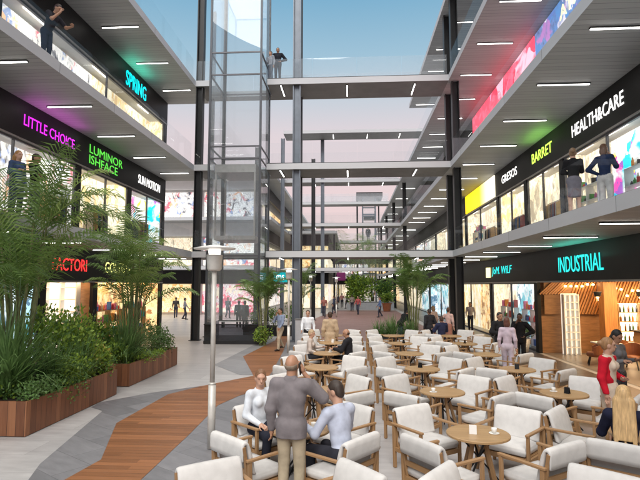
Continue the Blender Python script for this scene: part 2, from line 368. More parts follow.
# right building, first upper gallery
shop(rb,1,FR,1,-5,12.2,[(A_white,'white backlit wall picture in the nearest upper right shop window'),(A_splash,'white lit picture with paint splashes, nearest edge of the upper right gallery')],label='lamp in the nearest shop, upper right gallery')
shop(rb,1,FR,1,12.2,18.6,[(A_white,'white lit picture just right of the colourful splash picture'),(A_splash,'white lit picture with cyan and magenta paint splashes behind the railing'),(A_cream,'cream lit picture left of the colourful splash picture')],label='lamp in the shop with the paint splash picture')
shop(rb,1,FR,1,18.6,22.4,[(A_cream,'cream lit picture with brown streaks behind the woman in a grey skirt')],label='lamp in the cream shop, upper right gallery',n=2,light=2,pd=.8)
shop(rb,1,FR,1,22.4,26.6,[(A_colour,'lit picture with orange and blue blots below the small white sign'),(A_cream2,'pale gold lit picture beside the orange and blue one')],label='lamp in the shop below the small white sign',n=2,light=2,pd=.8)
shop(rb,1,FR,1,26.6,34,[(A_cream2,'pale gold lit picture below the yellow sign panel'),(A_cream,'cream lit picture just past the yellow sign')],label='lamp in the shop below the yellow sign',pd=.8)
for k,(y0,y1) in enumerate(((34,46),(46,60),(60,78),(78,104))):
    shop(rb,1,FR,1,y0,y1,[((A_cream2,A_cream,A_white)[(k+j)%3],f'small far lit picture, {nth(k*2+j)} one past the yellow sign') for j in range(2)],label=f'lamp in the {nth(k)} far shop past the yellow sign')
# right building, second upper gallery
shop(rb,1,FR,2,-5,17.2,[(A_white,'white lit picture on the second upper right gallery'),(A_colour,'colourful lit picture on the second upper right gallery')],label='lamp in the nearest shop, second upper right gallery')
shop(rb,1,FR,2,17.2,31,[(A_pink,'pink and red lit picture behind the upper right glass railing'),(A_pink,'pink lit picture farther along the upper right glass railing')],label='lamp in the pink shop, second upper right gallery')
for k,(y0,y1) in enumerate(((31,48),(48,70),(70,104))):
    shop(rb,1,FR,2,y0,y1,[(A_white,f'white lit picture, {nth(k)} past the pink one on the second gallery')],label=f'lamp in the {nth(k)} shop past the pink one, second gallery')
wall(rb,'back_wall',FR,FR+.2,-7,41,13.503,17.68,MT['grey_wall']); wall(rb,'back_wall',16.5,16.9,-7,104.5,0,13.19,MT['grey_wall']); wall(rb,'end_wall',FR,16.9,104.55,104.9,0,13.19,MT['grey_wall'])
# right building, ground floor
shop(rb,1,FR,0,-5,21.6,None,depth=7.5,ceil=WARMCEI,wallm=WARMWALL,glazed=False,label='warm lamp in the timber lined restaurant',light=4,lm=E('amber_lamp',(1,.72,.40),7),dropz=.25)
shop(rb,1,FR,0,21.6,28.4,[(A_white,'white lit picture right of the pale blue one behind the suited men'),(A_cold,'pale blue lit picture in the shop behind the men in suits'),(A_cream,'cream lit picture left of the pale blue one, near the columns')],label='lamp in the shop behind the dark suited men',light=2,glazed=True,n=2)
for k,(y0,y1) in enumerate(((28.4,38),(38,50),(50,70),(70,104))):
    shop(rb,1,FR,0,y0,y1,[((A_gold,A_cream2,A_cold,A_cream)[(k+j)%4],f'far right ground floor lit picture, {nth(k*2+j)} beyond the columns') for j in range(2)],label=f'lamp in the {nth(k)} ground shop beyond the right columns')
# left building
shop(lb,-1,FL,1,-5,11,[(A_white,'white lit picture at the near end of the left gallery')],label='lamp in the nearest shop on the left gallery')
shop(lb,-1,FL,1,11,18.4,[(A_white,'white lit picture behind the bearded man on the left gallery'),(A_white,'white lit picture below the magenta lettering')],label='lamp in the shop below the magenta lettering',pd=.8)
shop(lb,-1,FL,1,18.4,22.9,[(A_cream2,'pale gold lit picture with leafy pattern below the green lettering')],label='lamp in the shop below the green lettering',light=2,n=2,pd=.8)
shop(lb,-1,FL,1,22.9,27.2,[(A_splash,'white lit picture with magenta and cyan spots below the white lettering')],label='lamp in the shop below the white lettering',light=2,n=2,pd=.8)
shop(lb,-1,FL,2,-5,13.6,[(A_cold,'pale blue lit picture on the top left gallery, nearest')],label='lamp in the nearest shop on the top left gallery')
shop(lb,-1,FL,2,13.6,27.2,[(A_white,'white lit picture on the top left gallery past the leaning person'),(A_cream2,'pale gold lit picture on the top left gallery below the cyan lettering')],label='lamp in the shop below the cyan lettering',pd=.8)
band(lb,FL,-1,-7,YL0-.15,2)
shop(lb,-1,FL,0,-5,16.5,[(A_cold,'bluish lit picture in the ground floor shop behind the near palm')],label='lamp in the shop behind the near palm',glazed=True)
shop(lb,-1,FL,0,16.5,20,None,depth=5,wallm=WARMWALL,ceil=WARMCEI,label='warm lamp in the shop below the red lettering',light=2,glazed=False,lm=E('amber_lamp_b',(1,.75,.45),7))
shop(lb,-1,FL,0,20,27.2,[(A_gold,'amber lit picture in the shop below the yellow lettering')],wallm=WARMWALL,ceil=WARMCEI,label='warm lamp in the shop below the yellow lettering',light=3,glazed=False,lm=E('amber_lamp_c',(1,.75,.45),7))
wall(lb,'end_wall',FL-.25,-18.8,27.33,27.48,0,13.19,MT['grey_wall']); wall(lb,'back_wall',-18.6,-18.9,-7,27.32,0,13.19,MT['grey_wall'])
# far left building, across the court
fb=empty('shop_building','far left white shop building seen behind the glass lift','building',(0,0,0))
FY=44.5; FX=-8.6
for lv in (1,2,3):
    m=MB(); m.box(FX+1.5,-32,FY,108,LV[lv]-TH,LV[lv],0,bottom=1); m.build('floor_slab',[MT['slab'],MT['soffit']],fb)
for lv in (0,1,2):
    z1=LV[lv+1]-TH
    m=MB(); m.box(FX,-32,FY+2,FY+2.2,z1-SB,z1-.003); m.build('sign_band',MT['band'] if lv==0 else MT['white_wall'],fb)
    m=MB(); m.box(FX,FX-.2,FY+2.203,108,z1-SB,z1-.003); m.build('sign_band',MT['band'],fb)
    for k in range(4):
        x1=FX-.3-k*5.6; x0=x1-5.3
        mt=((A_pink,A_gold,A_cream2,A_gold),(A_white,A_cream,A_white,A_cream2),(A_white,A_white,A_cream,A_white))[lv][k]
        q=MB(); q.box(x0,x1,FY+3.2,FY+3.3,LV[lv]+.2,z1-SB-.05); o=q.build('lit_poster',mt); tag(o,f'lit window picture, {nth(k)} from corner, {("ground","middle","upper")[lv]} floor front, far left building','display','lit pictures of the far left building')
        q=MB(); q.box(x0-.15,x0-.02,FY+2.05,FY+3.4,LV[lv]+.003,z1-SB-.003); q.build('pier',MT['grey_wall'],fb)
        y0=FY+4+k*13; y1=y0+12.4
        q=MB(); q.box(FX-1.3,FX-1.2,y0,y1,LV[lv]+.2,z1-SB-.05); o=q.build('lit_poster',(A_cream2,A_white,A_cream,A_gold)[(k+lv)%4]); tag(o,f'lit picture on the court side, {nth(k)} from corner, {("ground","middle","upper")[lv]} floor, far left building','display','lit pictures of the far left building')
    m=MB(); m.box(FX-.4,-31.9,FY+3.5,FY+3.7,LV[lv]+.003,z1-.004); m.build('back_wall',MT['white_wall'],fb)
    m=MB(); m.box(FX-1.6,FX-1.4,FY+3.72,107.9,LV[lv]+.003,z1-.004); m.build('back_wall',MT['white_wall'],fb)
m=MB(); m.box(FX-1.7,-31.9,FY+3.8,107.8,13.5,14.3); m.build('roof',MT['white_wall'],fb)
# building closing the far end
eb=empty('shop_building','low lit shop building closing the far end of the court','building',(0,0,0))
for lv in (1,2):
    m=MB(); m.box(-8.3,17,108.2,125,LV[lv]-TH,LV[lv],0,bottom=1); m.build('floor_slab',[MT['slab'],MT['soffit']],eb)
for lv in (0,1):
    z1=LV[lv+1]-TH
    m=MB(); m.box(-8.3,17,110,110.2,z1-SB,z1-.003); m.build('sign_band',MT['band'],eb)
    m=MB(); m.box(-8.3,17,112.5,112.7,LV[lv]+.003,z1-.004); m.build('back_wall',MT['white_wall'],eb)
    for k in range(4):
        q=MB(); q.box(-8+k*6.2,-2.2+k*6.2,111.4,111.5,LV[lv]+.2,z1-SB-.05); o=q.build('lit_poster',(A_cream2,A_cream,A_white,A_gold)[(k+lv)%4]); tag(o,f'lit shop picture at the far end, {nth(k)} from left, {("ground","upper")[lv]} floor','display','lit pictures at the far end')
pv=empty('shop_building','two storey lit pavilion jutting into the far court from the left','building',(0,0,0))
PX,PY=-1.5,57.
for lv in (1,2):
    m=MB(); m.box(-7.05,PX,PY,104,LV[lv]-TH,LV[lv],0,bottom=1); m.build('floor_slab',[MT['slab'],MT['soffit']],pv)
for lv in (0,1):
    z1=LV[lv+1]-TH
    m=MB(); m.box(-7.0,PX-1.2,PY+1.5,PY+1.7,z1-SB,z1-.003); m.box(PX-1.2,PX-1.0,PY+1.5,104,z1-SB,z1-.003); m.build('sign_band',MT['band'],pv)
    m=MB(); m.box(-6.9,PX-2.2,PY+3.3,PY+3.5,LV[lv]+.003,z1-.004); m.build('back_wall',MT['white_wall'],pv)
    for k in range(2):
        q=MB(); q.box(-6.9+k*2.2,-4.8+k*2.2,PY+2.6,PY+2.7,LV[lv]+.1,z1-SB); o=q.build('lit_poster',(A_cream2,A_cream,A_gold,A_cream2)[k+lv*2]); tag(o,f'lit picture on the front of the far pavilion, {("left","right")[k]}, {("ground","upper")[lv]} floor','display','lit pictures of the pavilion')
    for k in range(4):
        q=MB(); q.box(PX-2.1,PX-2.0,PY+4+k*10,PY+13.6+k*10,LV[lv]+.1,z1-SB); o=q.build('lit_poster',(A_cream,A_cream2,A_white)[(k+lv)%3]); tag(o,f'lit picture on the court side of the far pavilion, {nth(k)} back, {("ground","upper")[lv]} floor','display','lit pictures of the pavilion')
# ------------------------------------------------------------------ bridges
NOT=(-7.0,-4.25)  # the lift stands in a notch
def rail(pts0,pts1,z,parent,mt='rail_glass'):
    x0,y0=pts0; x1,y1=pts1
    L=math.hypot(x1-x0,y1-y0); k=max(1,round(L/2.4))
    dx,dy=(x1-x0)/L,(y1-y0)/L; nx,ny=-dy*.008,dx*.008
    for i in range(k):
        a=i*L/k+.012; b=(i+1)*L/k-.012
        m=MB(); p=[(x0+dx*a-nx,y0+dy*a-ny),(x0+dx*b-nx,y0+dy*b-ny),(x0+dx*b+nx,y0+dy*b+ny),(x0+dx*a+nx,y0+dy*a+ny)]
        m.prism(p,z+.02,z+1.1); m.build('glass_panel',MT[mt],parent)
    m=MB(); m.bar((x0,y0,z+.012),(x1,y1,z+.012),.06,.03); m.build('base_channel',MT['dark'],parent)
def bridge(y0,y1,lv,x0,x1,label,notch=False,glassrail=True):
    b=empty('footbridge',label,'bridge',(0,0,0),group='footbridges across the court')
    z=LV[lv]
    def deckp(a,c,d,e):
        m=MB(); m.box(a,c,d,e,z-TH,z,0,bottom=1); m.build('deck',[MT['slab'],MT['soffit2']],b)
    if notch:
        ym=26.55
        deckp(x0,NOT[0],y0,ym-.002); deckp(NOT[1],x1,y0,ym-.002); deckp(x0,x1,ym,y1)
        m=MB(); m.box(NOT[1]+.01,x1,y0+.01,y0+.05,z,z+.035); m.build('edge_strip',MT['dark'],b)
    else: deckp(x0,x1,y0,y1)
    if glassrail:
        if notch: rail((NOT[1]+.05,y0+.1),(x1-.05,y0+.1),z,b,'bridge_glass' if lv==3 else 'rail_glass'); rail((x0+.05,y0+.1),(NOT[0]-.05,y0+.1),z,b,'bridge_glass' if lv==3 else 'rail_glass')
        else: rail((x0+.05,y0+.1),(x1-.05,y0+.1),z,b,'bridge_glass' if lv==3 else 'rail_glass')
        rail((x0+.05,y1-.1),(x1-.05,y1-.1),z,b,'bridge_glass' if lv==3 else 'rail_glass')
    return b
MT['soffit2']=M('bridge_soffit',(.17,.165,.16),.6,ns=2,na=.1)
nm={1:'first',2:'second',3:'third'}
for lv in (1,2,3): bridge(25.0,27.2,lv,XL,XR,f'nearest concrete footbridge at {nm[lv]} upper level with glass railing',True)
for lv in (1,2,3): bridge(50.,52.,lv,FX+1.5,XR,f'far footbridge behind the nearest one, {nm[lv]} upper level')
bridge(48.,50.4,4,-6.5,FR,'topmost dark roof beam bridge across the court against the sky',False,False)
bridge(76.5,78.5,1,PX,XR,'farthest footbridge, first upper level'); bridge(70.,72.,2,PX,XR,'farther footbridge, second upper level'); bridge(64.,66.,3,FX+1.5,XR,'farther footbridge, third upper level')
# galleries' glass railings
def gal(x,y0,y1,lv,label):
    o=empty('glass_railing',label,'railing',(0,0,0),group='gallery railings'); rail((x,y0),(x,y1),LV[lv],o); return o
gal(XR+.1,2,24.9,1,'clear glass railing of the right gallery, first upper level')
gal(XR+.1,2,24.9,2,'clear glass railing of the right gallery, second upper level')
gal(XR+.1,8,24.9,3,'clear glass railing of the right gallery, top level')
gal(XR+.1,27.3,49.9,1,'glass railing of the right gallery beyond the columns, first upper level')
gal(XR+.1,27.3,49.9,2,'glass railing of the right gallery beyond the columns, second upper level')
gal(XR+.1,27.3,49.9,3,'glass railing of the right gallery beyond the columns, top level')
gal(XR+.1,52.1,79.9,2,'far glass railing of the right gallery, second upper level')
gal(XL-.1,2,24.9,1,'glass railing of the left gallery, first upper level')
gal(XL-.1,2,24.9,2,'glass railing of the left gallery reflecting the sky, second upper level')
o_=gal(PX-.1,PY+.2,103,1,'glass railing along the court side of the far pavilion, upper floor'); o_=gal(PX-.1,PY+.2,103,2,'glass railing along the roof edge of the far pavilion'); o_=empty('glass_railing','glass railing on the front of the far pavilion roof','railing',(0,0,0),group='gallery railings'); rail((-7,PY+.1),(PX-.2,PY+.1),9.0,o_); o_=empty('glass_railing','glass railing on the front of the far pavilion, upper floor','railing',(0,0,0),group='gallery railings'); rail((-7,PY+.1),(PX-.2,PY+.1),4.5,o_)
gal(XL-.1,14,24.9,3,'glass railing along the left roof edge')
# ------------------------------------------------------------------ columns
def column(x,y,z1,label,mat,w=.36):
    c=empty('steel_column',label,'column',(x,y,0),group='steel columns')
    m=MB(); h=w/2
    m.box(-h,-h+.05,-h,h,.02,z1); m.box(h-.05,h,-h,h,.02,z1); m.box(-h+.052,h-.052,-.03,.03,.02,z1)
    m.build('shaft',mat,c); m=MB(); m.box(-h-.08,h+.08,-h-.08,h+.08,.012,.035); m.build('base_plate',mat,c); c['kind']='thing'
    return c
column(5.42,25.25,17.68,'black steel column in front of the right gallery, nearer of two',MT['dark'])
column(5.42,27.0,17.68,'black steel column of the right gallery, behind the nearer one',MT['dark'])
column(-7.86,25.25,18.4,'black steel column left of the glass lift',MT['dark'])
column(-7.72,27.0,18.4,'slim black steel column just behind the left one, beside the lift',MT['dark'],.26)
column(-2.72,25.3,20.5,'tall grey steel column carrying the nearest footbridges',MT['grey_steel'],.40)
column(-2.72,26.95,20.5,'dark steel column right behind the tall grey one',MT['dark'],.26)
column(-2.95,40.2,13.1,'black column standing alone beyond the nearest footbridges',MT['dark'],.3)
column(-6.9,36.5,13.1,'black column beyond the lift',MT['dark'],.3)
for k,yy in enumerate((62.5,75,88)): column(5.5,yy,13.1,f'far black column at the right gallery, {nth(k+1)} back',MT['dark'])
for k,yy in enumerate((57.4,68,80)): column(PX-.3,yy,8.6,f'thin dark column of the far pavilion, {nth(k)} back',MT['dark'],.22)
column(-2.75,50.3,17.68,'thin far grey column carrying the far footbridges',MT['grey_steel'])
column(5.5,50.3,13.1,'far black column at the right gallery',MT['dark']); column(-6.75,49.6,17.68,'far column at the corner of the far left building',MT['grey_steel'])
# ------------------------------------------------------------------ linear lights
def strip(mesh_h,mesh_d,x,y,z,rz,label,grp):
    r=empty('ceiling_light',label,'light',(x,y,z),rz,grp)
    for nme,me in (('housing',mesh_h),('diffuser',mesh_d)):
        o=bpy.data.objects.new(nme,me); link(o); o.parent=r
m=MB(); m.box(-.76,.76,-.045,.045,-.035,.0); t=m.build('housing',MT['lampbody']); hm=t.data; bpy.data.objects.remove(t)
m=MB(); m.box(-.74,.74,-.026,.026,-.05,-.036); t=m.build('diffuser',MT['light']); dm=t.data; bpy.data.objects.remove(t)
for lv in (1,2,3,4):
    n=0; y=8.1
    while y<(41 if lv==4 else 100):
        strip(hm,dm,6.28,y,LV[lv]-TH-.002,0,f'white strip light in the right gallery soffit, {("lowest","second","third","top")[lv-1]} level, {nth(n)} from front','soffit strip lights'); n+=1
        y+=3.25 if y<45 else 6.5
for lv in (1,2,3):
    for n in range(6):
        strip(hm,dm,-9.2,8.9+3.3*n,LV[lv]-TH-.002,0,f'white strip light in the left gallery soffit, {("lowest","second","third")[lv-1]} level, {nth(n)} from front','soffit strip lights')
    for n,x in enumerate((-3.55,-.1,3.4)):
        strip(hm,dm,x,26.0 if n else 25.8,LV[lv]-TH-.002,PI/2,f'strip light under the nearest footbridge, {nm[lv]} level, {nth(n)} from left','bridge strip lights')
        strip(hm,dm,x,51.,LV[lv]-TH-.002,PI/2,f'strip light under the far footbridge, {nm[lv]} level, {nth(n)} from left','bridge strip lights')
for n,x in enumerate((-5,-1.6,1.8,5)): strip(hm,dm,x,49.2,LV[4]-TH-.002,PI/2,f'strip light under the topmost roof bridge, {nth(n)} from left','bridge strip lights')
# ------------------------------------------------------------------ lettering
def sign(txt,x,y0,z,s,length,height,mat,label,lines=1,shear=0,bold=0):
    """lettering standing on a sign band; y0 is where the first letter starts"""
    cu=bpy.data.curves.new('txt','FONT'); cu.body=txt; cu.size=1; cu.extrude=.006; cu.shear=shear; cu.space_line=.85; cu.offset=bold
    cu.resolution_u=3; cu.align_x='LEFT'
    o=bpy.data.objects.new('txt',cu); link(o)
    bpy.context.view_layer.update()
    dg=bpy.context.evaluated_depsgraph_get(); me=bpy.data.meshes.new_from_object(o.evaluated_get(dg))
    bpy.data.objects.remove(o); 
    n=len(me.vertices); a=np.empty(n*3); me.vertices.foreach_get('co',a); a=a.reshape(-1,3)
    lo,hi=a.min(0),a.max(0); a[:,0]=(a[:,0]-lo[0])/(hi[0]-lo[0])*length; a[:,1]=(a[:,1]-(lo[1]+hi[1])/2)/(hi[1]-lo[1])*height; 
    me.vertices.foreach_set('co',a.ravel()); me.materials.clear(); me.materials.append(mat); me.update()
    o=bpy.data.objects.new('shop_sign',me); link(o)
    d=Vector((0,-1,0)) if s>0 else Vector((0,1,0)); up=Vector((0,0,1)); nn=d.cross(up)
    o.matrix_world=Matrix(((d.x,up.x,nn.x,x-s*.012),(d.y,up.y,nn.y,y0),(d.z,up.z,nn.z,z),(0,0,0,1)))
    return tag(o,label,'sign')
zb=lambda lv: LV[lv+1]-TH-SB/2
C_W=E('white_sign',(1,.98,.95),1.0); C_C=E('cyan_sign',(.02,.68,.64),.85); C_M=E('magenta_sign',(.62,.02,.70),1.0); C_G=E('green_sign',(.10,.62,.06),.7)
C_R=E('red_sign',(1,.03,.03),1.1); C_Y=E('yellow_sign',(.85,.85,.25),1.0); C_L=E('lime_sign',(.60,1,.10),1.0); C_DC=E('deep_cyan_sign',(.0,.30,.33),.7)
sign('HEALTH&CARE',FR,17.5,zb(1)+.05,1,3.3,.42,C_W,'white block lettering on the upper right sign band')
sign('BARRET',FR,21.35,zb(1)+.05,1,2.1,.42,C_L,'lime green lettering on the upper right sign band')
sign('GRESOS',FR,25.6,zb(1)+.05,1,2.3,.40,C_W,'small white lettering between the lime lettering and the yellow panel')
sign('INDUSTRIAL',FR,19.1,zb(0)-.02,1,3.3,.56,C_C,'cyan block lettering over the timber lined restaurant')
sign('JoM. WiLF',FR,27.9,zb(0)-.05,1,3.4,.50,C_C,'cyan handwritten style lettering left of the restaurant',shear=.25)
sign('LITTLE CHOICE',FL,15.0,zb(1)+.03,-1,2.95,.36,C_M,'magenta neon lettering on the left sign band')
sign('LUMINOR\nISHFACE',FL,19.05,zb(1)+.0,-1,2.9,.78,C_G,'green glowing two line lettering on the left sign band')
sign('SUN MOTION',FL,23.7,zb(1)-.02,-1,2.8,.44,C_W,'white lettering at the far end of the left sign band')
sign('FACTORI',FL,16.9,zb(0),-1,2.3,.46,C_R,'red lettering on the ground floor sign band between the palms')
sign('GOLTGEAR',FL,20.7,zb(0),-1,2.9,.46,C_Y,'pale yellow lettering on the ground floor sign band beside the red one')
sign('SPRING',FL,22.0,zb(2)-.05,-1,2.3,.72,E('bright_cyan_sign',(.0,.75,.85),1.1),'bright cyan lettering high on the left building')
sign('MODAS',FL,12.2,zb(2)-.05,-1,2.4,.5,C_M,'magenta lettering on the top left sign band, cut by the picture edge')
q=MB(); q.box(FR-.05,FR-.003,16,20.4,LV[3]-TH-SB+.08,LV[3]-TH-.06); o=q.build('lit_sign',art('blue_panel_art',(.16,.24,.5),[(.12,.2,.5),(.45,.2,.5),(.75,.7,.8),(.1,.25,.55)],1.1,.8,.5,11)); tag(o,'blue and violet lit panel at the top right behind glass','sign')
sign('ATRIO',FR-.06,17.9,zb(2)+.05,1,2.4,.5,E('pale_yellow_sign',(1,.95,.35),1.1),'pale yellow lettering at the top right behind glass')
q=MB(); q.box(FR-.06,FR-.003,20.5,31,LV[3]-TH-SB+.08,LV[3]-TH-.06); o=q.build('lit_sign',art('red_panel_art',(1,.12,.2),[(1,.25,.4),(.9,.05,.1),(1,.45,.55)],1.5,.6,.5,9)); tag(o,'glowing red and pink sign panel behind the upper right glass railing','sign')
q=MB(); q.box(FR-.06,FR-.003,26.8,33.5,LV[2]-TH-SB+.06,LV[2]-TH-.05); m_,nt_,b_=newmat('yellow_panel')
tc_=N(nt_,'ShaderNodeTexCoord'); sp_=N(nt_,'ShaderNodeSeparateXYZ'); nt_.links.new(tc_.outputs['Generated'],sp_.inputs[0]); cr_=ramp(nt_,sp_.outputs['Y'],[(.0,(1,.93,.75)),(.25,(1,.9,.6)),(.45,(1,.72,.02)),(1,(1,.68,.0))])
nt_.links.new(cr_,b_.inputs['Base Color']); nt_.links.new(cr_,b_.inputs['Emission Color']); b_.inputs['Emission Strength'].default_value=.75
o=q.build('lit_sign',m_); tag(o,'bright yellow and white sign panel beside the right columns','sign')
q=MB(); q.box(FR-.06,FR-.003,28.2,28.9,zb(0)-.35,zb(0)+.2); o=q.build('lit_sign',E('small_yellow',(1,.85,.3),1.6)); tag(o,'small yellow light panel next to the right columns','sign')
q=MB(); q.box(-4.15,-3.40,27.0,27.06,2.95,3.48); o=q.build('hanging_sign',C_DC); tag(o,'small teal hanging sign with white letters under the nearest footbridge','sign')
for xx in (-4.0,-3.55): cu=MB(); cu.box(xx-.012,xx+.012,27.02,27.04,3.482,4.185); cu.build('hanger',MT['dark'],o)
sg=sign('ms',0,0,0,1,.42,.26,C_W,'x'); me=sg.data; bpy.data.objects.remove(sg); sg=bpy.data.objects.new('lettering',me); link(sg); sg.parent=o
sg.matrix_world=Matrix(((1,0,0,-3.98),(0,0,-1,26.985),(0,1,0,3.21),(0,0,0,1)))
q=MB(); q.lathe([(.45,-1.4),(.5,-1.3),(.5,-.6),(.45,-.5)],24); o=q.build('hanging_sign',E('purple_sign',(.10,.008,.06),.5)); o.location=(-1.0,56.2,4.7); tag(o,'round purple hanging sign in the far court','sign')
# glow of the neon letters on the soffits comes from lamps of their colour just above the letters
def neon(name,x,y,z,col,p,ly):
    l=bpy.data.lights.new(name,'AREA'); l.shape='RECTANGLE'; l.size=.12; l.size_y=ly; l.energy=p; l.color=col; l.spread=PI
    o=bpy.data.objects.new(name,l); link(o); o.location=(x,y,z); o.rotation_euler=(PI,0,0); o.rotation_euler=(R(180),0,0); return o
neon('neon_lamp',FR-.3,19.8,LV[2]-TH-.55,(.35,1,.15),4.5,2); neon('neon_lamp',FR-.3,17.3,LV[1]-TH-.55,(.1,1,.7),6,3)
neon('neon_lamp',FL+.3,16.4,LV[2]-TH-.55,(.9,.15,.8),5,3); neon('neon_lamp',FL+.3,22.6,LV[3]-TH-.55,(.1,1,.6),6,2.2)
neon('neon_lamp',FR-.35,24.5,LV[3]-TH-.6,(1,.05,.08),6.5,9)
# ------------------------------------------------------------------ glass lift
MT['lift_steel']=M('lift_steel',(.07,.075,.085),.4,.4)
LX0,LX1,LY0,LY1=-6.90,-4.36,23.8,26.4; LT=19.0
lf=empty('glass_lift','tall glass lift shaft with dark edges rising past the footbridges','lift',((LX0+LX1)/2,LY0,0))
def loc(mb,name,mat,par,**k):
    """mesh given in world coordinates under a thing that stands at its base"""
    o=mb.build(name,mat,par,**k)
    root=par
    while root.parent: root=root.parent
    if par is root:
        o.matrix_parent_inverse=Matrix.Translation(root.location).inverted()
    return o
m=MB(); m.box(LX0-.08,LX1+.08,LY0-.08,LY1+.08,.012,.16); m.box(LX0-.08,LX1+.08,LY0-.08,LY0+.02,.90,.95); m.box(LX0-.08,LX1+.08,LY1-.02,LY1+.08,.90,.95); loc(m,'base',MT['dark'],lf)
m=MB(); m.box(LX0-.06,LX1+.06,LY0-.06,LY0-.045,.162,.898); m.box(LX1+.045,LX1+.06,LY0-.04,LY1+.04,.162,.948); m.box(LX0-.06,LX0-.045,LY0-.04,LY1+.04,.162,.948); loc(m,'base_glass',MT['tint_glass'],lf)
m=MB()
for x in (LX0,LX1):
    for y in (LY0,LY1): m.box(x-.05,x+.05,y-.05,y+.05,.955,LT)
loc(m,'corner_post',MT['lift_steel'],lf)
m=MB(); m.box(LX1-.16,LX1-.055,LY1-.16,LY1-.06,.955,LT); m.box(LX0+.055,LX0+.16,LY1-.16,LY1-.06,.955,LT); loc(m,'guide_rail',MT['dark'],lf)
zs=[.96,4.2,9.0,9.6,13.25,14.4,19.0]
for z in zs[1:]:
    m=MB()
    for (a,b,c,d) in ((LX0+.052,LX1-.052,LY0-.03,LY0+.03),(LX0+.052,LX1-.052,LY1-.03,LY1+.03),(LX0-.03,LX0+.03,LY0+.052,LY1-.052),(LX1-.03,LX1+.03,LY0+.052,LY1-.052)):
        m.box(a,b,c,d,z-.035,z+.035)
    loc(m,'tie_frame',MT['frame'],lf)
for i in range(len(zs)-1):
    z0,z1=zs[i]+.04,zs[i+1]-.04
    for (a,b,c,d) in ((LX0+.055,LX1-.055,LY0-.008,LY0+.008),(LX0+.055,LX1-.055,LY1-.008,LY1+.008),(LX0-.008,LX0+.008,LY0+.055,LY1-.055),(LX1-.008,LX1+.008,LY0+.055,LY1-.055)):
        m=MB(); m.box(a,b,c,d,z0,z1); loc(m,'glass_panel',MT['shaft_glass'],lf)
cab=MB(); cab.box(LX0+.25,LX1-.25,LY0+.2,LY1-.35,4.35,4.6); cab.box(LX0+.25,LX1-.25,LY0+.2,LY1-.35,8.2,8.75); cab.box(LX0+.25,LX0+.33,LY0+.2,LY1-.35,4.602,8.198); cab.box(LX1-.33,LX1-.25,LY0+.2,LY1-.35,4.602,8.198)
cab=MB(); cab.box(LX0+.25,LX1-.25,LY0+.2,LY1-.35,8.35,8.75)
for x in (LX0+.3,LX1-.3):
    for y in (LY0+.25,LY1-.42): cab.box(x-.04,x+.04,y-.04,y+.04,5.202,8.348)
cab.box(LX0+.25,LX1-.25,LY0+.2,LY1-.35,5.0,5.2)
loc(cab,'lift_car',MT['lip'],lf)
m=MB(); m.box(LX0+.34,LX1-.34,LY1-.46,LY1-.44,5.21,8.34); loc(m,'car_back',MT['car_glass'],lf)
# far lift tower
ft=empty('lift_tower','far free standing lift tower with flat canopy against the pink sky','lift',(2.9,75,0))
m=MB(); m.box(1.0,4.9,74,78,15.9,16.6); loc(m,'canopy',MT['dark'],ft)
m=MB(); m.box(1.0,1.25,74.1,74.4,.02,15.898); m.box(4.4,4.6,77.4,77.7,.02,15.898); loc(m,'post',MT['dark'],ft)
m=MB()
for x in (1.95,3.85):
    for y in (74.3,76.2): m.box(x-.08,x+.08,y-.08,y+.08,.02,15.898)
for z in (4.5,9.0,13.3,14.6): m.box(2.032,3.768,74.25,74.35,z-.1,z+.1); m.box(2.032,3.768,76.15,76.25,z-.1,z+.1)
loc(m,'shaft_frame',MT['grey_steel'],ft)
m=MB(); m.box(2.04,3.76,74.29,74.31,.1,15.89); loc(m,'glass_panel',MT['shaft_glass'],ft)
m=MB(); m.box(2.1,3.7,74.5,76,9.12,9.3); m.box(2.1,3.7,74.5,76,12.6,13); loc(m,'lift_car',MT['dark'],ft)
# ------------------------------------------------------------------ street lamps
def lamp(x,y,label):
    t=empty('street_lamp',label,'lamp',(x,y,0),group='slim court lamps')
    m=MB(); m.tube([(0,0,.012),(0,0,1.08)],.065,16); m.tube([(0,0,1.082),(0,0,1.12)],[.066,.045],16); m.tube([(0,0,1.12),(0,0,3.05)],.043,16); m.build('pole',MT['post'],t,smooth=True)
    m=MB(); m.lathe([(.10,3.05),(.125,3.08),(.14,3.30),(.145,3.33)],24); m.build('collar',MT['post'],t,smooth=True)
    m=MB(); m.lathe([(.10,3.332),(.11,3.40),(.10,3.42)],24); m.build('lamp_glass',MT['lampglow'],t)
    m=MB(); m.lathe([(.12,3.421),(.36,3.43),(.37,3.45),(.10,3.50),(.02,3.51)],32); m.build('lamp_head',MT['white_paint'],t,smooth=False)
MT['white_paint']=M('white_lamp_paint',(.82,.81,.78),.4,na=.03)
p=onz(211,449); lamp(*p,'nearest slim white court lamp beside the timber deck')
p=onz(288.5,353); lamp(*p,'second slim court lamp by the far end of the deck')
p=onz(310.5,325); lamp(p[0],p[1],'third slim court lamp far behind the walking men'); lamp(-1.2,44,'farthest slim court lamp in the centre of the court')
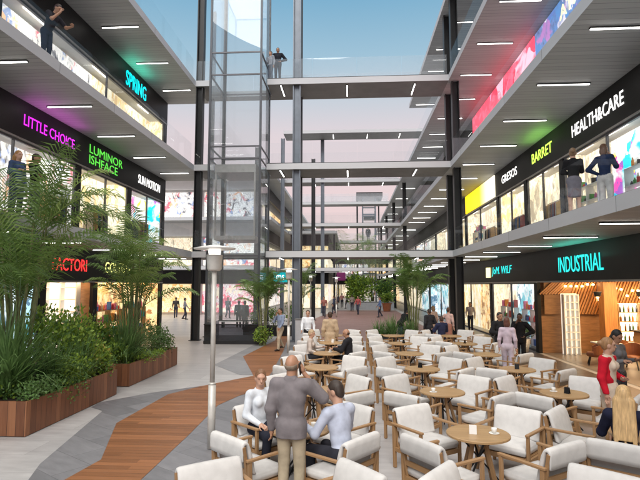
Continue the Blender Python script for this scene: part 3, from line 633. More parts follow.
# ------------------------------------------------------------------ tables and chairs
TX=(-.72,1.80,4.10); TY=[4.65+2.74*i for i in range(7)]; CN=('left','middle','right')
def table0():
    t=empty('cafe_table','x','table',(0,0,0),group='round cafe tables')
    m=MB(); m.lathe([(.02,.690),(.415,.690),(.435,.697),(.435,.722),(.425,.73),(.02,.7305)],40); m.build('table_top',MT['table_wood'],t)
    for k in range(4):
        a=PI/4+k*PI/2; c,s=math.cos(a),math.sin(a)
        m=MB(); m.bar((c*.30,s*.30,.012),(c*.10,s*.10,.689),.045,.045); m.build('leg',MT['wood'],t)
    for k in range(2):
        a=k*PI/2+.2; c,s=math.cos(a),math.sin(a)
        m=MB(); m.bar((c*.33,s*.33,.014+k*.012),(-c*.24,-s*.24,.672),.022); m.bar((-c*.33,-s*.33,.014+k*.012),(c*.24,s*.24,.650+k*.02),.022); m.build('cross_strut',MT['strut'],t)
    return t
def cushion_profile():
    # side view of the back cushion: up the front, over the top rail, down the back
    pts=[]
    pts+=[(-.175,.43),(-.192,.46)]                   # filled in below
    return pts
def chair0():
    t=empty('armchair','x','chair',(0,0,0),group='white cushioned wooden armchairs')
    W=.385
    for sx in (-1,1):
        m=MB(); m.box(sx*W-.021,sx*W+.021,.265,.31,.005,.60); m.build('leg',MT['wood'],t,bevel=.004)
        m=MB(); m.bar((sx*W,-.27,.005),(sx*W,-.285,.60),.042,.05); m.build('leg',MT['wood'],t,bevel=.004)
        m=MB(); m.box(sx*W-.027,sx*W+.027,-.33,.325,.601,.632); m.build('armrest',MT['wood'],t,bevel=.005)
        m=MB(); m.bar((sx*(W-.045),-.25,.30),(sx*(W-.045),-.345,.775),.036,.045); m.build('back_post',MT['wood'],t,bevel=.004)
    m=MB(); m.box(-W+.022,W-.022,.268,.30,.24,.30); m.box(-W+.022,W-.022,-.285,-.25,.24,.30); m.box(-W-.017,-W+.017,-.26,.264,.24,.295); m.box(W-.017,W+.017,-.26,.264,.24,.295)
    m.box(-W+.022,W-.022,-.24,.26,.285,.303); m.build('seat_frame',MT['wood'],t)
    m=MB(); m.bar((-W+.065,-.325,.70),(W-.065,-.325,.70),.03,.06); m.bar((-W+.065,-.285,.47),(W-.065,-.285,.47),.028,.06); m.build('back_rail',MT['wood'],t)
    # seat cushion, puffed
    bm=bmesh.new(); bmesh.ops.create_cube(bm,size=1)
    bmesh.ops.subdivide_edges(bm,edges=bm.edges[:],cuts=5,use_grid_fill=True)
    for v in bm.verts:
        x,y,z=v.co; e=max(abs(x),abs(y))*2
        r=(1-abs(2*x)**6)*(1-abs(2*y)**6)
        px=x*(1-.05*abs(2*z)); py=y*(1-.05*abs(2*z))
        zz=z*(.10+.05*max(0,r)**.5)
        v.co=(px*.705,py*.58+.015,.372+zz)
    me=bpy.data.meshes.new('seat_cushion'); bm.to_mesh(me); bm.free(); me.materials.append(MT['cushion'])
    me.polygons.foreach_set('use_smooth',[True]*len(me.polygons))
    o=bpy.data.objects.new('seat_cushion',me); link(o); o.parent=t
    # back cushion folded over the top rail
    prof=[(-.150,.435),(-.165,.46),(-.195,.60),(-.235,.74),(-.268,.805),(-.300,.829),(-.338,.830),(-.366,.806),(-.372,.76),(-.366,.66),(-.358,.60),
          (-.342,.597),(-.348,.66),(-.348,.75),(-.332,.785),(-.304,.782),(-.280,.70),(-.248,.58),(-.222,.45),(-.195,.43)]
    xs=[-.350,-.345,-.318,-.18,0,.18,.318,.345,.350]; ins=[.022,.008,0,0,0,0,0,.008,.022]
    cx=sum(p[0] for p in prof)/len(prof); vs=[];fs=[]; n=len(prof)
    cen=[]
    for i,(y,z) in enumerate(prof):  # the middle line of the fold, to round the ends towards it
        j=(n-1-i); cen.append(((y+prof[j][0])/2,(z+prof[j][1])/2))
    for x,k in zip(xs,ins):
        for (y,z),(a,b) in zip(prof,cen):
            d=math.hypot(y-a,z-b) or 1e-6; f=min(k/d,.9)
            puff=.006*math.cos(x*4)
            vs.append((x,y+(a-y)*f+(.010*math.cos(x*4.4) if y>-.26 and z<.78 else 0),z+(b-z)*f+(.006*math.cos(x*4)if z>.8 else 0)))
    for i in range(len(xs)-1):
        for k in range(n): fs.append((i*n+k,i*n+(k+1)%n,(i+1)*n+(k+1)%n,(i+1)*n+k))
    fs.append(tuple(range(n-1,-1,-1))); fs.append(tuple(range((len(xs)-1)*n,len(xs)*n)))
    m=MB(); m.add(vs,fs); m.build('back_cushion',MT['cushion'],t,smooth=True)
    return t
T0=table0(); C0=chair0(); usedT=usedC=False
rng=random.Random(3)
CH_AT={}
for c in range(3):
    for r in range(7):
        x,y=TX[c]+rng.uniform(-.03,.03),TY[r]+rng.uniform(-.05,.05)
        if not(c==2 and r==0) :
            o=copy_tree(T0) if usedT else T0; usedT=True
            o.location=(x,y,0); o.rotation_euler=(0,0,rng.uniform(0,1.5))
            o['label']=f'round wooden cafe table, {nth(r)} from the front in the {CN[c]} column of tables'
        for sx,sy,w in ((-1,-1,'near left'),(1,-1,'near right'),(-1,1,'far left'),(1,1,'far right')):
            if r==0 and sy<0: continue
            if c==2 and r==0 and sx>0: continue
            if c==2 and r==1 and sx>0 and sy<0: continue
            o=copy_tree(C0) if usedC else C0; usedC=True
            dx,dy=sx*.63+rng.uniform(-.04,.04),sy*.66+rng.uniform(-.04,.04)
            o.location=(x+dx,y+dy,0); o.scale=(1.03,1.04,1.05)
            face=math.atan2(-sx*1.0,sy*-1.0)   # local +Y looks at the table
            # rotation about z that turns +Y to (-sx,-sy)
            o.rotation_euler=(0,0,math.atan2(sx,-sy)+rng.uniform(-.19,.19))
            o['label']=f'white cushioned wooden armchair at the {w} of the {nth(r)} table, {CN[c]} column'
            CH_AT[(c,r,sx,sy)]=(x+dx,y+dy,o.rotation_euler[2])
def cup(x,y,label):
    t=empty('coffee_cup',label,'cup',(x,y,.7315),group='white cups on the tables')
    m=MB(); m.lathe([(.065,0),(.072,.008),(.07,.01),(.02,.006)],20); m.build('saucer',MT['white_paint'],t)
    m=MB(); m.lathe([(.022,.0105),(.036,.04),(.040,.075),(.037,.075),(.030,.03),(.01,.018)],20); m.build('cup',MT['white_paint'],t,smooth=True)
cup(TX[0]-.15,TY[2]-.12,'white cup on the table behind the man in the blue shirt'); cup(TX[0]+.18,TY[1]+.08,'white cup on the table where the man in the blue shirt sits'); cup(TX[0]+.1,TY[4]+.1,'white cup on the table of the man in the black suit')
# ------------------------------------------------------------------ planters
def planter(x0,x1,y0,y1,h,label,mat='planter'):
    t=empty('wooden_planter' if mat=='planter' else 'planter',label,'planter',((x0+x1)/2,(y0+y1)/2,0))
    m=MB(); w=.05
    m.box(x0,x1,y0,y0+w,.012,h); m.box(x0,x1,y1-w,y1,.012,h); m.box(x0,x0+w,y0+w+.001,y1-w-.001,.012,h); m.box(x1-w,x1,y0+w+.001,y1-w-.001,.012,h)
    loc(m,'planter_wall',MT.get(mat+'_x',MT[mat]),t)
    m=MB(); m.box(x0+w+.002,x1-w-.002,y0+w+.002,y1-w-.002,.014,h-.07); loc(m,'soil',MT['soil'],t)
    return t
# upright boards: their joints run on whichever axis a wall follows
def planter_mat():
    m,nt,b=newmat('planter_boards_upright')
    tc=N(nt,'ShaderNodeTexCoord'); sp=N(nt,'ShaderNodeSeparateXYZ'); nt.links.new(tc.outputs['Object'],sp.inputs[0])
    ad=N(nt,'ShaderNodeMath',operation='ADD'); nt.links.new(sp.outputs['X'],ad.inputs[0]); nt.links.new(sp.outputs['Y'],ad.inputs[1])
    a=N(nt,'ShaderNodeMath',operation='DIVIDE'); nt.links.new(ad.outputs[0],a.inputs[0]); a.inputs[1].default_value=.165
    fl=N(nt,'ShaderNodeMath',operation='FLOOR'); nt.links.new(a.outputs[0],fl.inputs[0]); fr=N(nt,'ShaderNodeMath',operation='FRACT'); nt.links.new(a.outputs[0],fr.inputs[0])
    wn=N(nt,'ShaderNodeTexWhiteNoise'); wn.noise_dimensions='1D'; nt.links.new(fl.outputs[0],wn.inputs['W'])
    ns=N(nt,'ShaderNodeTexNoise'); ns.inputs['Scale'].default_value=3; ns.inputs['Detail'].default_value=6
    mp=N(nt,'ShaderNodeMapping'); mp.inputs['Scale'].default_value=(7,7,.8); nt.links.new(tc.outputs['Object'],mp.inputs[0]); nt.links.new(mp.outputs[0],ns.inputs['Vector'])
    f=N(nt,'ShaderNodeMath',operation='MULTIPLY_ADD'); nt.links.new(wn.outputs['Value'],f.inputs[0]); f.inputs[1].default_value=.55
    h=N(nt,'ShaderNodeMath',operation='MULTIPLY'); nt.links.new(ns.outputs['Fac'],h.inputs[0]); h.inputs[1].default_value=.55; nt.links.new(h.outputs[0],f.inputs[2])
    c=ramp(nt,f.outputs[0],[(.1,(.12,.042,.018)),(.55,(.23,.088,.038)),(.95,(.38,.165,.075))])
    cmp=N(nt,'ShaderNodeMath',operation='LESS_THAN'); nt.links.new(fr.outputs[0],cmp.inputs[0]); cmp.inputs[1].default_value=.045
    mx=N(nt,'ShaderNodeMix',data_type='RGBA'); nt.links.new(cmp.outputs[0],mx.inputs[0]); nt.links.new(c,mx.inputs[6]); mx.inputs[7].default_value=(.03,.01,.006,1)
    nt.links.new(mx.outputs[2],b.inputs['Base Color']); b.inputs['Roughness'].default_value=.5
    return m
MT['planter']=planter_mat(); MT['terracotta']=M('terracotta',(.30,.10,.04),.7,na=.15)
planter(-9.2,-6.0,9.17,12.8,.64,'near reddish brown wooden planter, boards upright, at the left edge')
planter(-9.2,-6.1,13.75,17.6,.62,'second reddish brown wooden planter behind the near one')
planter(-.4,5.0,58,60.5,.8,'long low pale grey planter wall in the far court','grey_wall')
planter(1.0,4.6,23.9,26.0-.9,.35,'low dark planter holding the palm at the far end of the seating','dark')
tq=empty('flower_pot','terracotta pot with a bush in the far court','pot',(3.9,54,0)); m=MB(); m.lathe([(.36,.012),(.50,.8),(.54,.8),(.54,.88),(.47,.88),(.4,.65)],20); m.build('pot',MT['terracotta'],tq)
planter(-5.9,-2.3,27.6,28.8,.5,'low dark planter behind the glass lift','dark')
# ------------------------------------------------------------------ plants
def frond(mb, base, az, el, L, rg, width=.50, n=25, droop=1.0, mi=0, roll=0, wleaf=.038):
    """one feather leaf: an arching rib with narrow leaflets on both sides"""
    d=Vector((math.cos(az)*math.cos(el),math.sin(az)*math.cos(el),math.sin(el))); p=Vector(base); pts=[p.copy()]; ds=[d.copy()]
    k=n; st=L/k
    for i in range(k):
        t=i/k
        d=(d+Vector((0,0,-1))*(droop*st/L*(.35+1.5*t))).normalized(); p=p+d*st; pts.append(p.copy()); ds.append(d.copy())
    mb.tube(pts[::3]+[pts[-1]],[.013*(1-.75*i/len(pts[::3])) for i in range(len(pts[::3])+1)],4,mi)
    for i in range(3,k+1):
        t=i/k; w=width*L/1.8*(math.sin(PI*min(1,.12+.86*t))**.7)*1.25
        side=ds[i].cross(Vector((0,0,1)))
        if side.length<.05: side=Vector((1,0,0))
        side.normalize(); up=side.cross(ds[i]).normalized()
        for s in (-1,1):
            lift=.30+rg.uniform(-.15,.2)
            v=(side*s*.80+ds[i]*(.45+.5*t)+up*lift).normalized(); wl=w*rg.uniform(.85,1.12)
            a=pts[i]; b=a+v*wl*.5; c=a+(v+Vector((0,0,-.38-.2*rg.random()))).normalized()*wl
            q=ds[i]*wleaf*.5
            mb.add([a-q*.5,a+q*.5,b+q,b-q,c],[(0,1,2,3),(3,2,4)],mi)
def areca(x,y,z,h,label,seed,nst=11,nfr=30,L=2.0,spread=.55,cat='palm',crown_low=.5,sc=1):
    rg=random.Random(seed)
    t=empty('areca_palm',label,cat,(x,y,z),group='areca palms')
    st=MB(); cr=MB()
    for k in range(nst):
        a=2*PI*k/nst+rg.uniform(-.3,.3); r0=rg.uniform(.05,.32)*spread*1.4; lean=rg.uniform(.12,.42)*spread
        hh=h*rg.uniform(crown_low,.80); b=Vector((math.cos(a)*r0,math.sin(a)*r0,0)); tp=b+Vector((math.cos(a)*lean*hh*.55,math.sin(a)*lean*hh*.55,hh))
        mid=(b+tp)/2+Vector((math.cos(a)*-.05,math.sin(a)*-.05,.0)); st.tube([b,mid,tp],[.034,.028,.020],6)
        nn=max(2,round(nfr/nst*rg.uniform(.8,1.25)))
        for j in range(nn):
            az=a+rg.uniform(-1.9,1.9) if j else a; el=rg.uniform(.6,1.42)
            frond(cr,tp-Vector((0,0,rg.uniform(0,.35))),az,el,L*rg.uniform(.75,1.15),rg,droop=rg.uniform(.9,1.7),mi=0 if rg.random()<.68 else 1)
    st.build('stems',MT['stem'],t); cr.build('crown',[MT['leaf_palm'],MT['leaf_palm2']],t)
    return t
areca(-7.35,10.8,.58,4.7,'tallest leafy palm in the near wooden planter at the left edge',1,nst=13,nfr=38,L=2.1,spread=.65,crown_low=.38)
areca(-8.1,11.6,.58,4.0,'palm behind the tallest one, partly hidden at the left edge',21,nst=8,nfr=18,L=1.9,spread=.6,crown_low=.3)
areca(-6.6,15.0,.56,4.2,'bushy palm in the second wooden planter',2,nst=11,nfr=34,L=1.6,spread=.55,crown_low=.40)
areca(-4.05,23.35,.012,3.9,'slender palm standing before the right edge of the glass lift',3,nst=6,nfr=26,L=1.35,spread=.45)
areca(3.05,24.6,.3,4.0,'palm at the far end of the seating beside the right columns',4,nst=9,nfr=30,L=1.55,spread=.55)
areca(-3.4,34,.0125,4.0,'palm beyond the white shirted walking man',5,nst=7,nfr=18,L=1.5,spread=.4)
areca(.2,59.2,.88,7.5,'far palm on the left end of the grey planter',6,nst=9,nfr=22,L=3,spread=.6)
areca(2.6,59.4,.88,7.0,'far palm in the middle of the grey planter',7,nst=9,nfr=22,L=3,spread=.6)
def strap(x,y,z,h,n,label,seed,mat='leaf_grass',group='strap leaved plants',w=.028,spread=1.0):
    """fountain of long narrow leaves"""
    rg=random.Random(seed); t=empty('grassy_plant',label,'plant',(x,y,z),group=group); m=MB()
    for k in range(n):
        az=rg.uniform(0,2*PI); el=rg.uniform(.55,1.5); L=h*rg.uniform(.7,1.3); d=Vector((math.cos(az)*math.cos(el),math.sin(az)*math.cos(el),math.sin(el)))
        p=Vector((rg.uniform(-.16,.16),rg.uniform(-.16,.16),0)); s=Vector((-math.sin(az),math.cos(az),0)); pr=[]; nn=6; dr=rg.uniform(.5,1.7)*spread
        for i in range(nn+1):
            tt=i/nn; ww=w*(1-tt**2.2)*.5*rg.uniform(.9,1.1)+.001; pr+= [p-s*ww,p+s*ww]; d=(d+Vector((0,0,-dr*.32*tt))).normalized(); p=p+d*L/nn
        m.add(pr,[(2*i,2*i+1,2*i+3,2*i+2) for i in range(nn)],0)
    m.build('leaves',MT[mat],t); return t
def bush(x,y,z,rx,ry,h,n,label,mats,seed,leaf=.07,group='leafy bushes'):
    """rounded shrub: leaves on twigs through an uneven volume"""
    rg=random.Random(seed); t=empty('leafy_shrub',label,'shrub',(x,y,z),group=group); m=MB(); tw=MB()
    lob=[(rg.uniform(-.55,.55)*rx,rg.uniform(-.55,.55)*ry,rg.uniform(.35,.8)*h,rg.uniform(.35,.62)) for _ in range(9)]
    for c in lob: tw.tube([(c[0]*.2,c[1]*.2,0),(c[0]*.7,c[1]*.7,c[2]*.6),(c[0],c[1],c[2])],[.012,.008,.004],4)
    for k in range(n):
        c=lob[k%9]; v=Vector((rg.gauss(0,1),rg.gauss(0,1),rg.gauss(0,1))).normalized()*c[3]*rg.random()**.4
        p=Vector((c[0]+v.x*rx,c[1]+v.y*ry,max(.02,c[2]+v.z*h*.75)))
        o=(v+Vector((0,0,.4))+Vector((rg.uniform(-.6,.6),rg.uniform(-.6,.6),rg.uniform(-.5,.5)))).normalized(); L=leaf*rg.uniform(.7,1.4)
        s=o.cross(Vector((rg.uniform(-1,1),rg.uniform(-1,1),rg.uniform(-1,1)))).normalized()*L*.30
        m.add([p,p+o*L*.5-s,p+o*L,p+o*L*.5+s],[(0,1,2,3)],0 if rg.random()<.75 else len(mats)-1)
    tw.build('twigs',MT['stem'],t); m.build('foliage',[MT[a] for a in mats],t); return t
strap(-6.95,9.95,.56,1.6,420,'large spiky strap leaved plant at the near corner of the near planter',1,w=.044)
strap(-7.9,10.0,.56,1.5,300,'spiky strap leaved plant at the left picture edge',11,w=.034)
strap(-6.5,10.7,.56,1.0,240,'short spiky plant along the rim of the near planter',12,w=.026)
strap(-6.45,11.7,.56,1.05,240,'short spiky plant at the far corner of the near planter',13,w=.026)
bush(-7.0,11.9,.5,.95,.85,1.6,3600,'bright green bush between the two palms',['leaf_lime','leaf_dark'],3,.09)
bush(-6.5,12.3,.56,.5,.45,.8,1000,'small bush with yellow leaf tips in the near planter',['leaf_lime','leaf_yellow'],4,.075)
bush(-6.1,10.9,.22,.22,.65,.62,800,'trailing green plant hanging over the planter boards',['leaf_dark','leaf_lime'],5,.06)
bush(-6.2,9.75,.42,.32,.6,.55,1100,'dark low plant at the near rim of the near planter',['leaf_dark','leaf_grass'],15,.06)
strap(-6.55,14.4,.55,1.5,330,'spiky plant below the bushy palm of the second planter',6,w=.03)
strap(-6.9,15.8,.55,1.0,200,'spiky plant at the back of the second planter',7,w=.03)
bush(-6.45,16.9,.35,.6,.8,1.15,1900,'dark green shrub at the far end of the second planter',['leaf_dark','leaf_grass'],8,.07)
bush(-7.1,14.25,.55,.7,.5,1.25,1700,'bright green shrub at the near end of the second planter',['leaf_lime','leaf_dark'],9,.085)
bush(-6.15,15.3,.42,.2,1.2,.4,700,'low green trailing plant on the rim of the second planter',['leaf_lime','leaf_dark'],10,.06)
bush(-4.0,23.35,.012,.55,.45,.75,700,'green plant at the foot of the slender palm by the lift',['leaf_lime','leaf_dark'],16,.1)
strap(2.0,24.4,.28,.95,230,'grassy plant at the foot of the palm beyond the chairs',17,w=.034)
strap(2.8,24.3,.28,.9,200,'grassy plant beside the palm at the right columns',18,w=.034)
strap(1.4,24.5,.28,.8,150,'grassy plant left of the palm beyond the chairs',19,w=.034)
bush(1.3,58.7,.6,2.0,1.0,3.0,3400,'big bright green bush in the far grey planter',['leaf_lime','leaf_dark'],20,.26)
bush(3.9,58.8,.6,1.2,1.0,2.3,1800,'smaller green bush at the right end of the far planter',['leaf_dark','leaf_lime'],22,.24)
bush(3.9,54,.75,.65,.65,1.1,700,'bush in the terracotta pot',['leaf_lime','leaf_dark'],23,.2)
bush(-6.35,11.3,.45,.4,.9,.75,1700,'light green low plants along the rim of the near planter',['leaf_lime','leaf_grass'],41,.07)
bush(-7.2,9.75,.45,.9,.45,.6,1500,'low green plants along the front of the near planter',['leaf_dark','leaf_lime'],42,.07)
bush(-6.3,12.45,.4,.35,.35,.9,900,'green leafy plant at the far corner of the near planter',['leaf_lime','leaf_dark'],43,.08)
bush(-6.5,14.1,.42,.45,.4,.75,1100,'low green plant at the near corner of the second planter',['leaf_lime','leaf_dark'],44,.075)
for k in range(3): bush(-5.3+k*1.1,28.2,.42,.5,.45,.9+.2*k,500,f'green shrub behind the lift, {nth(k)} from left',['leaf_dark','leaf_lime'],30+k,.1)
# pots with large plants inside the right shops
MT['wood_warm']=M('orange_timber',(.42,.18,.052),.5,ns=4,na=.25,stretch=(6,6,.6))
# ------------------------------------------------------------------ restaurant and shop fittings
bc=empty('bar_counter','long timber bar counter inside the restaurant','counter',(11.2,17.5,0))
m=MB(); m.box(10.9,11.5,14.5,20.2,.012,1.02); loc(m,'front',MT['table_wood'],bc); m=MB(); m.box(10.78,11.62,14.4,20.3,1.022,1.07); loc(m,'counter_top',MT['dark'],bc)
bs=empty('bottle_shelf','backlit bottle shelf on the restaurant end wall','shelf',(12.4,21.2,0))
BX0,BX1,BY=10.75,14.2,21.15
m=MB(); m.box(BX0,BX1,BY+.02,BY+.05,.5,2.05); loc(m,'lit_back',E('lit_shelf_back',(1,.74,.45),2.2),bs)
m=MB()
for z in (.55,.95,1.33,1.70): m.box(BX0,BX1,BY-.22,BY+.017,z-.015,z+.015)
for x in (BX0+.02,BX0+.86,BX0+1.72,BX0+2.58,BX1-.02): m.box(x-.02,x+.02,BY-.215,BY+.016,.012,2.05)
loc(m,'board',MT['table_wood'],bs)
bmesh_b=MB(); bmesh_b.lathe([(.036,0),(.038,.02),(.038,.16),(.016,.21),(.014,.27),(.018,.275)],10)
bt=bmesh_b.build('bottle',M('amber_bottle',(.20,.08,.02),.15,na=.3),smooth=True); first=True
bcols=[bt.data]
for c in ((.05,.12,.04),(.5,.45,.35),(.03,.03,.04),(.45,.2,.05)):
    me=bt.data.copy(); me.materials.clear(); me.materials.append(M('bottle_glass',c,.15)); bcols.append(me)
rg=random.Random(9)
for z in (.566,.966,1.346,1.716):
    for i in range(20):
        x=BX0+.1+i*.17+rg.uniform(-.03,.03)
        if min(abs(x-xx) for xx in (BX0+.86,BX0+1.72,BX0+2.58))<.065: continue
        o=bt if first else bpy.data.objects.new('bottle',rg.choice(bcols))
        if not first: link(o)
        first=False; o.location=(x,BY-.12,z)
        tag(o,'small bottle on the backlit restaurant shelf','bottle','bottles on the restaurant shelf')
MT['slats']=planks('slatted_timber',(.42,.20,.07),(.62,.34,.13),'X',.12,.5,.35,(6,1,1))
t=empty('timber_cladding','slatted warm timber cladding high on the restaurant end wall','cladding',(11.5,21.3,0)); rg=random.Random(2)
for_s=MB()
for i in range(58):
    x=8.35+i*.12; for_s.bar((x,21.22+.02*(i%3),2.93),(x-.55,21.22+.02*(i%3),1.62 if x>9.3 else 2.42),.05,.06)
loc(for_s,'slats',MT['wood_warm'],t)
for i in range(26):
    q=MB(); xx=8.8+i*.22; zz=2.15+.7*rg.random() if xx>9.6 else 2.75; q.tube([(xx,21.08,zz),(xx,21.16,zz)],.035,10); o=q.build('spot_lamp',MT['warm_light']); tag(o,'small glowing spot lamp on the slatted timber cladding','lamp','spot lamps on the timber cladding')
m=MB(); m.box(8.0,15.2,21.3,21.34,1.6,2.94); loc(m,'backing',WARMWALL,t)
t=empty('timber_pillar','orange timber clad pillar in the restaurant','pillar',(10.2,20.6,0)); t['kind']='thing'; m=MB(); m.box(9.95,10.45,20.4,20.85,.012,2.9); loc(m,'shaft',MT['wood_warm'],t)
ws=empty('shelf_unit','white open grid shelf inside the restaurant entrance','shelf',(9.1,21.0,0))
m=MB()
for i in range(8): z=.3+i*.3; m.box(8.62,9.22,20.9,21.15,z-.018,z+.018)
for i in range(4): x=8.64+i*.187; m.box(x-.018,x+.018,20.902,21.148,.012,2.42)
loc(m,'board',WHITE,ws)
m=MB(); m.box(8.6,9.24,21.152,21.17,.02,2.45); loc(m,'back_panel',E('shelf_glow',(1,.9,.75),.5),ws)
pl=None
pm=MB(); pm.lathe([(.03,.0),(.10,.05),(.14,.2),(.13,.21),(.02,.1)],16)
for i in range(9):
    x=9.0+(i%3)*1.5; y=12.5+(i//3)*3.2
    t=empty('pendant_lamp',f'small glowing pendant lamp over the restaurant tables, {nth(i//3)} row, {nth(i%3)} from the front edge','lamp',(x,y,2.35),0,'restaurant pendant lamps')
    pm.build('lamp_shade',MT['strut'],t); q=MB(); q.lathe([(.03,.06),(.06,.04),(.03,-.03),(.005,-.04)],12); q.build('bulb',MT['warm_light'],t); q=MB(); q.tube([(0,0,.215),(0,0,.80)],.006,5); q.build('cord',MT['strut'],t)
def diner(x,y,rz,label):
    t=empty('tub_chair',label,'chair',(x,y,.006),rz,'brown leather restaurant chairs'); LE=MT['leather']
    m=MB(); m.lathe([(.03,.28),(.28,.30),(.30,.36),(.27,.44),(.02,.46)],18); m.build('seat',LE,t,smooth=True)
    vs=[];fs=[]; n=14
    for i in range(n+1):
        a=PI*1.08+ (PI*.84)*i/n*1.0; a=PI+ -.25+ (PI+.5)*i/n
        h=.62+.22*math.sin(PI*i/n)
        for rr,z in ((.28,.38),(.345,.38),(.37,h),(.31,h)): vs.append((rr*math.cos(a),rr*math.sin(a),z))
    for i in range(n):
        for k in range(4): fs.append((i*4+k,i*4+(k+1)%4,i*4+4+(k+1)%4,i*4+4+k))
    fs+= [(3,2,1,0),(n*4,n*4+1,n*4+2,n*4+3)]
    m=MB(); m.add(vs,fs); m.build('backrest',LE,t,smooth=False)
    for sx in (-1,1):
        for sy in (-1,1): m=MB(); m.bar((sx*.17,sy*.17,.29),(sx*.24,sy*.24,0),.03); m.build('leg',MT['strut'],t)
    return t
MT['leather']=M('tan_leather',(.26,.085,.03),.45,ns=5,na=.2)
for i,(x,y,rz,l) in enumerate(((8.6,18.4,1.2,'tan leather tub chair at the restaurant entrance, left of the pair'),(9.4,17.6,2.4,'tan leather tub chair at the restaurant entrance, right of the pair'),(9.8,19.3,-.4,'tan leather tub chair farther inside, below the white grid shelf'),(9.0,15.5,.6,'tan leather tub chair deeper along the restaurant front'),(9.9,13.6,2.2,'tan leather tub chair nearest the bar counter'))): diner(x,y,rz,l)
for i,(x,y) in enumerate(((9.15,18.75),(9.9,15.6),(9.6,12.5))):
    t=empty('restaurant_table',('square pale table at the restaurant entrance','square pale table in the middle of the restaurant','square pale table near the right restaurant front')[i],'table',(x,y,.008),0,'restaurant tables')
    m=MB(); m.box(-.38,.38,-.38,.38,.70,.74); m.build('table_top',WHITE,t); m=MB(); m.tube([(0,0,.0),(0,0,.699)],.04,10); m.build('leg',MT['strut'],t); m=MB(); m.lathe([(.25,.001),(.25,.02),(.05,.04)],16); m.build('foot',MT['strut'],t)
# railing and vase at the restaurant front
t=empty('metal_railing','dark metal railing with thin bars before the restaurant','railing',(7.95,10.5,0)); m=MB()
m.bar((7.95,8.2,1.0),(7.95,13.2,1.0),.05); m.bar((7.95,8.2,.12),(7.95,13.2,.12),.03); loc(m,'handrail',MT['strut'],t)
m=MB(); 
for i in range(26): m.bar((7.95,8.2+i*.2,.02),(7.95,8.2+i*.2,.98),.016)
loc(m,'bars',MT['strut'],t)
t=empty('potted_tree','dark leaved plant in a tall black vase before the restaurant','plant',(8.25,13.6,.008)); m=MB(); m.lathe([(.16,0),(.20,.05),(.12,.9),(.15,1.25),(.11,1.25),(.08,.9)],16); m.build('vase',MT['strut'],t,smooth=True)
m=MB(); rg=random.Random(5)
for k in range(700):
    v=Vector((rg.gauss(0,1),rg.gauss(0,1),rg.gauss(0,1))).normalized()*rg.random()**.5*.5; p=Vector((0,0,1.75))+v; o=Vector((rg.uniform(-1,1),rg.uniform(-1,1),rg.uniform(-1,1))).normalized(); s=o.cross(Vector((0,0,1)))*.03
    m.add([p,p+o*.06-s,p+o*.13,p+o*.06+s],[(0,1,2,3)])
for k in range(9): m.tube([(0,0,1.2),(rg.uniform(-.3,.3),rg.uniform(-.3,.3),1.9)],.008,4)
m.build('foliage',M('dark_bronze_leaf',(.05,.025,.018),.5,na=.4),t)
# planter pot at the shop entrance left of the restaurant and white bin
t=empty('round_pot','white tapered pot with greenery at the entrance pier','pot',(7.35,21.9,.006)); m=MB(); m.lathe([(.14,.0),(.24,.55),(.21,.55),(.18,.45)],18); m.build('pot',WHITE,t,smooth=True)
rg=random.Random(8); m=MB()
for k in range(160):
    p=Vector((rg.gauss(0,.13),rg.gauss(0,.13),.55+rg.random()*.45)); o=Vector((rg.uniform(-1,1),rg.uniform(-1,1),rg.uniform(-.2,1))).normalized(); s=o.cross(Vector((0,0,1)))*.035; m.add([p,p+o*.07-s,p+o*.16,p+o*.07+s],[(0,1,2,3)])
m.build('foliage',MT['leaf_dark'],t)
# left ground shop: white shelf and amber shelf
ws=empty('shelf_unit','white open shelf inside the shop below the red lettering','shelf',(-12,19.6,0))
m=MB()
for i in range(6): z=.3+i*.48; m.box(-13.5,-10.9,19.4,19.7,z-.025,z+.025)
for i in range(5): x=-13.5+i*.65; m.box(x-.025,x+.025,19.402,19.698,.012,2.9)
loc(m,'board',WHITE,ws); m=MB(); m.box(-13.5,-10.9,19.71,19.73,.02,2.9); loc(m,'back_panel',E('shelf_glow_b',(1,.93,.82),.7),ws)
t=empty('wall_picture','white glowing arch picture in the shop below the red lettering','display',(-12,18,0)); m=MB()
arc=[(17,.5),(18.6,.5),(18.6,1.7)]+[(17.8+.8*math.cos(a*PI/10),1.7+.8*math.sin(a*PI/10)) for a in range(1,10)]+[(17,1.7)]
vs=[(-15.2,y,z) for y,z in arc]+[(-15.1,y,z) for y,z in arc]; n=len(arc)
m.add(vs,[tuple(range(n)),tuple(range(2*n-1,n-1,-1))]+[(i,i+n,(i+1)%n+n,(i+1)%n) for i in range(n)]); loc(m,'arch',E('lit_arch',(1,.93,.85),1.5),t)
t=empty('bench','light grey bench before the left shops near the columns','bench',(-7.6,33,0)); m=MB(); m.box(-8.6,-6.6,32.7,33.3,.40,.46); loc(m,'seat',MT['white_wall'],t)
for x in (-8.4,-6.8): m=MB(); m.box(x-.05,x+.05,32.75,33.25,.012,.398); loc(m,'leg',MT['dark'],t)
t=empty('display_stand','plain grey stand beside the grey column','stand',(-2.35,24.2,0)); m=MB(); m.box(-2.62,-2.08,24.0,24.4,.012,1.15); loc(m,'body',MT['grey_wall'],t); m=MB(); m.box(-2.65,-2.05,23.97,24.43,1.152,1.19); loc(m,'top',MT['lip'],t)

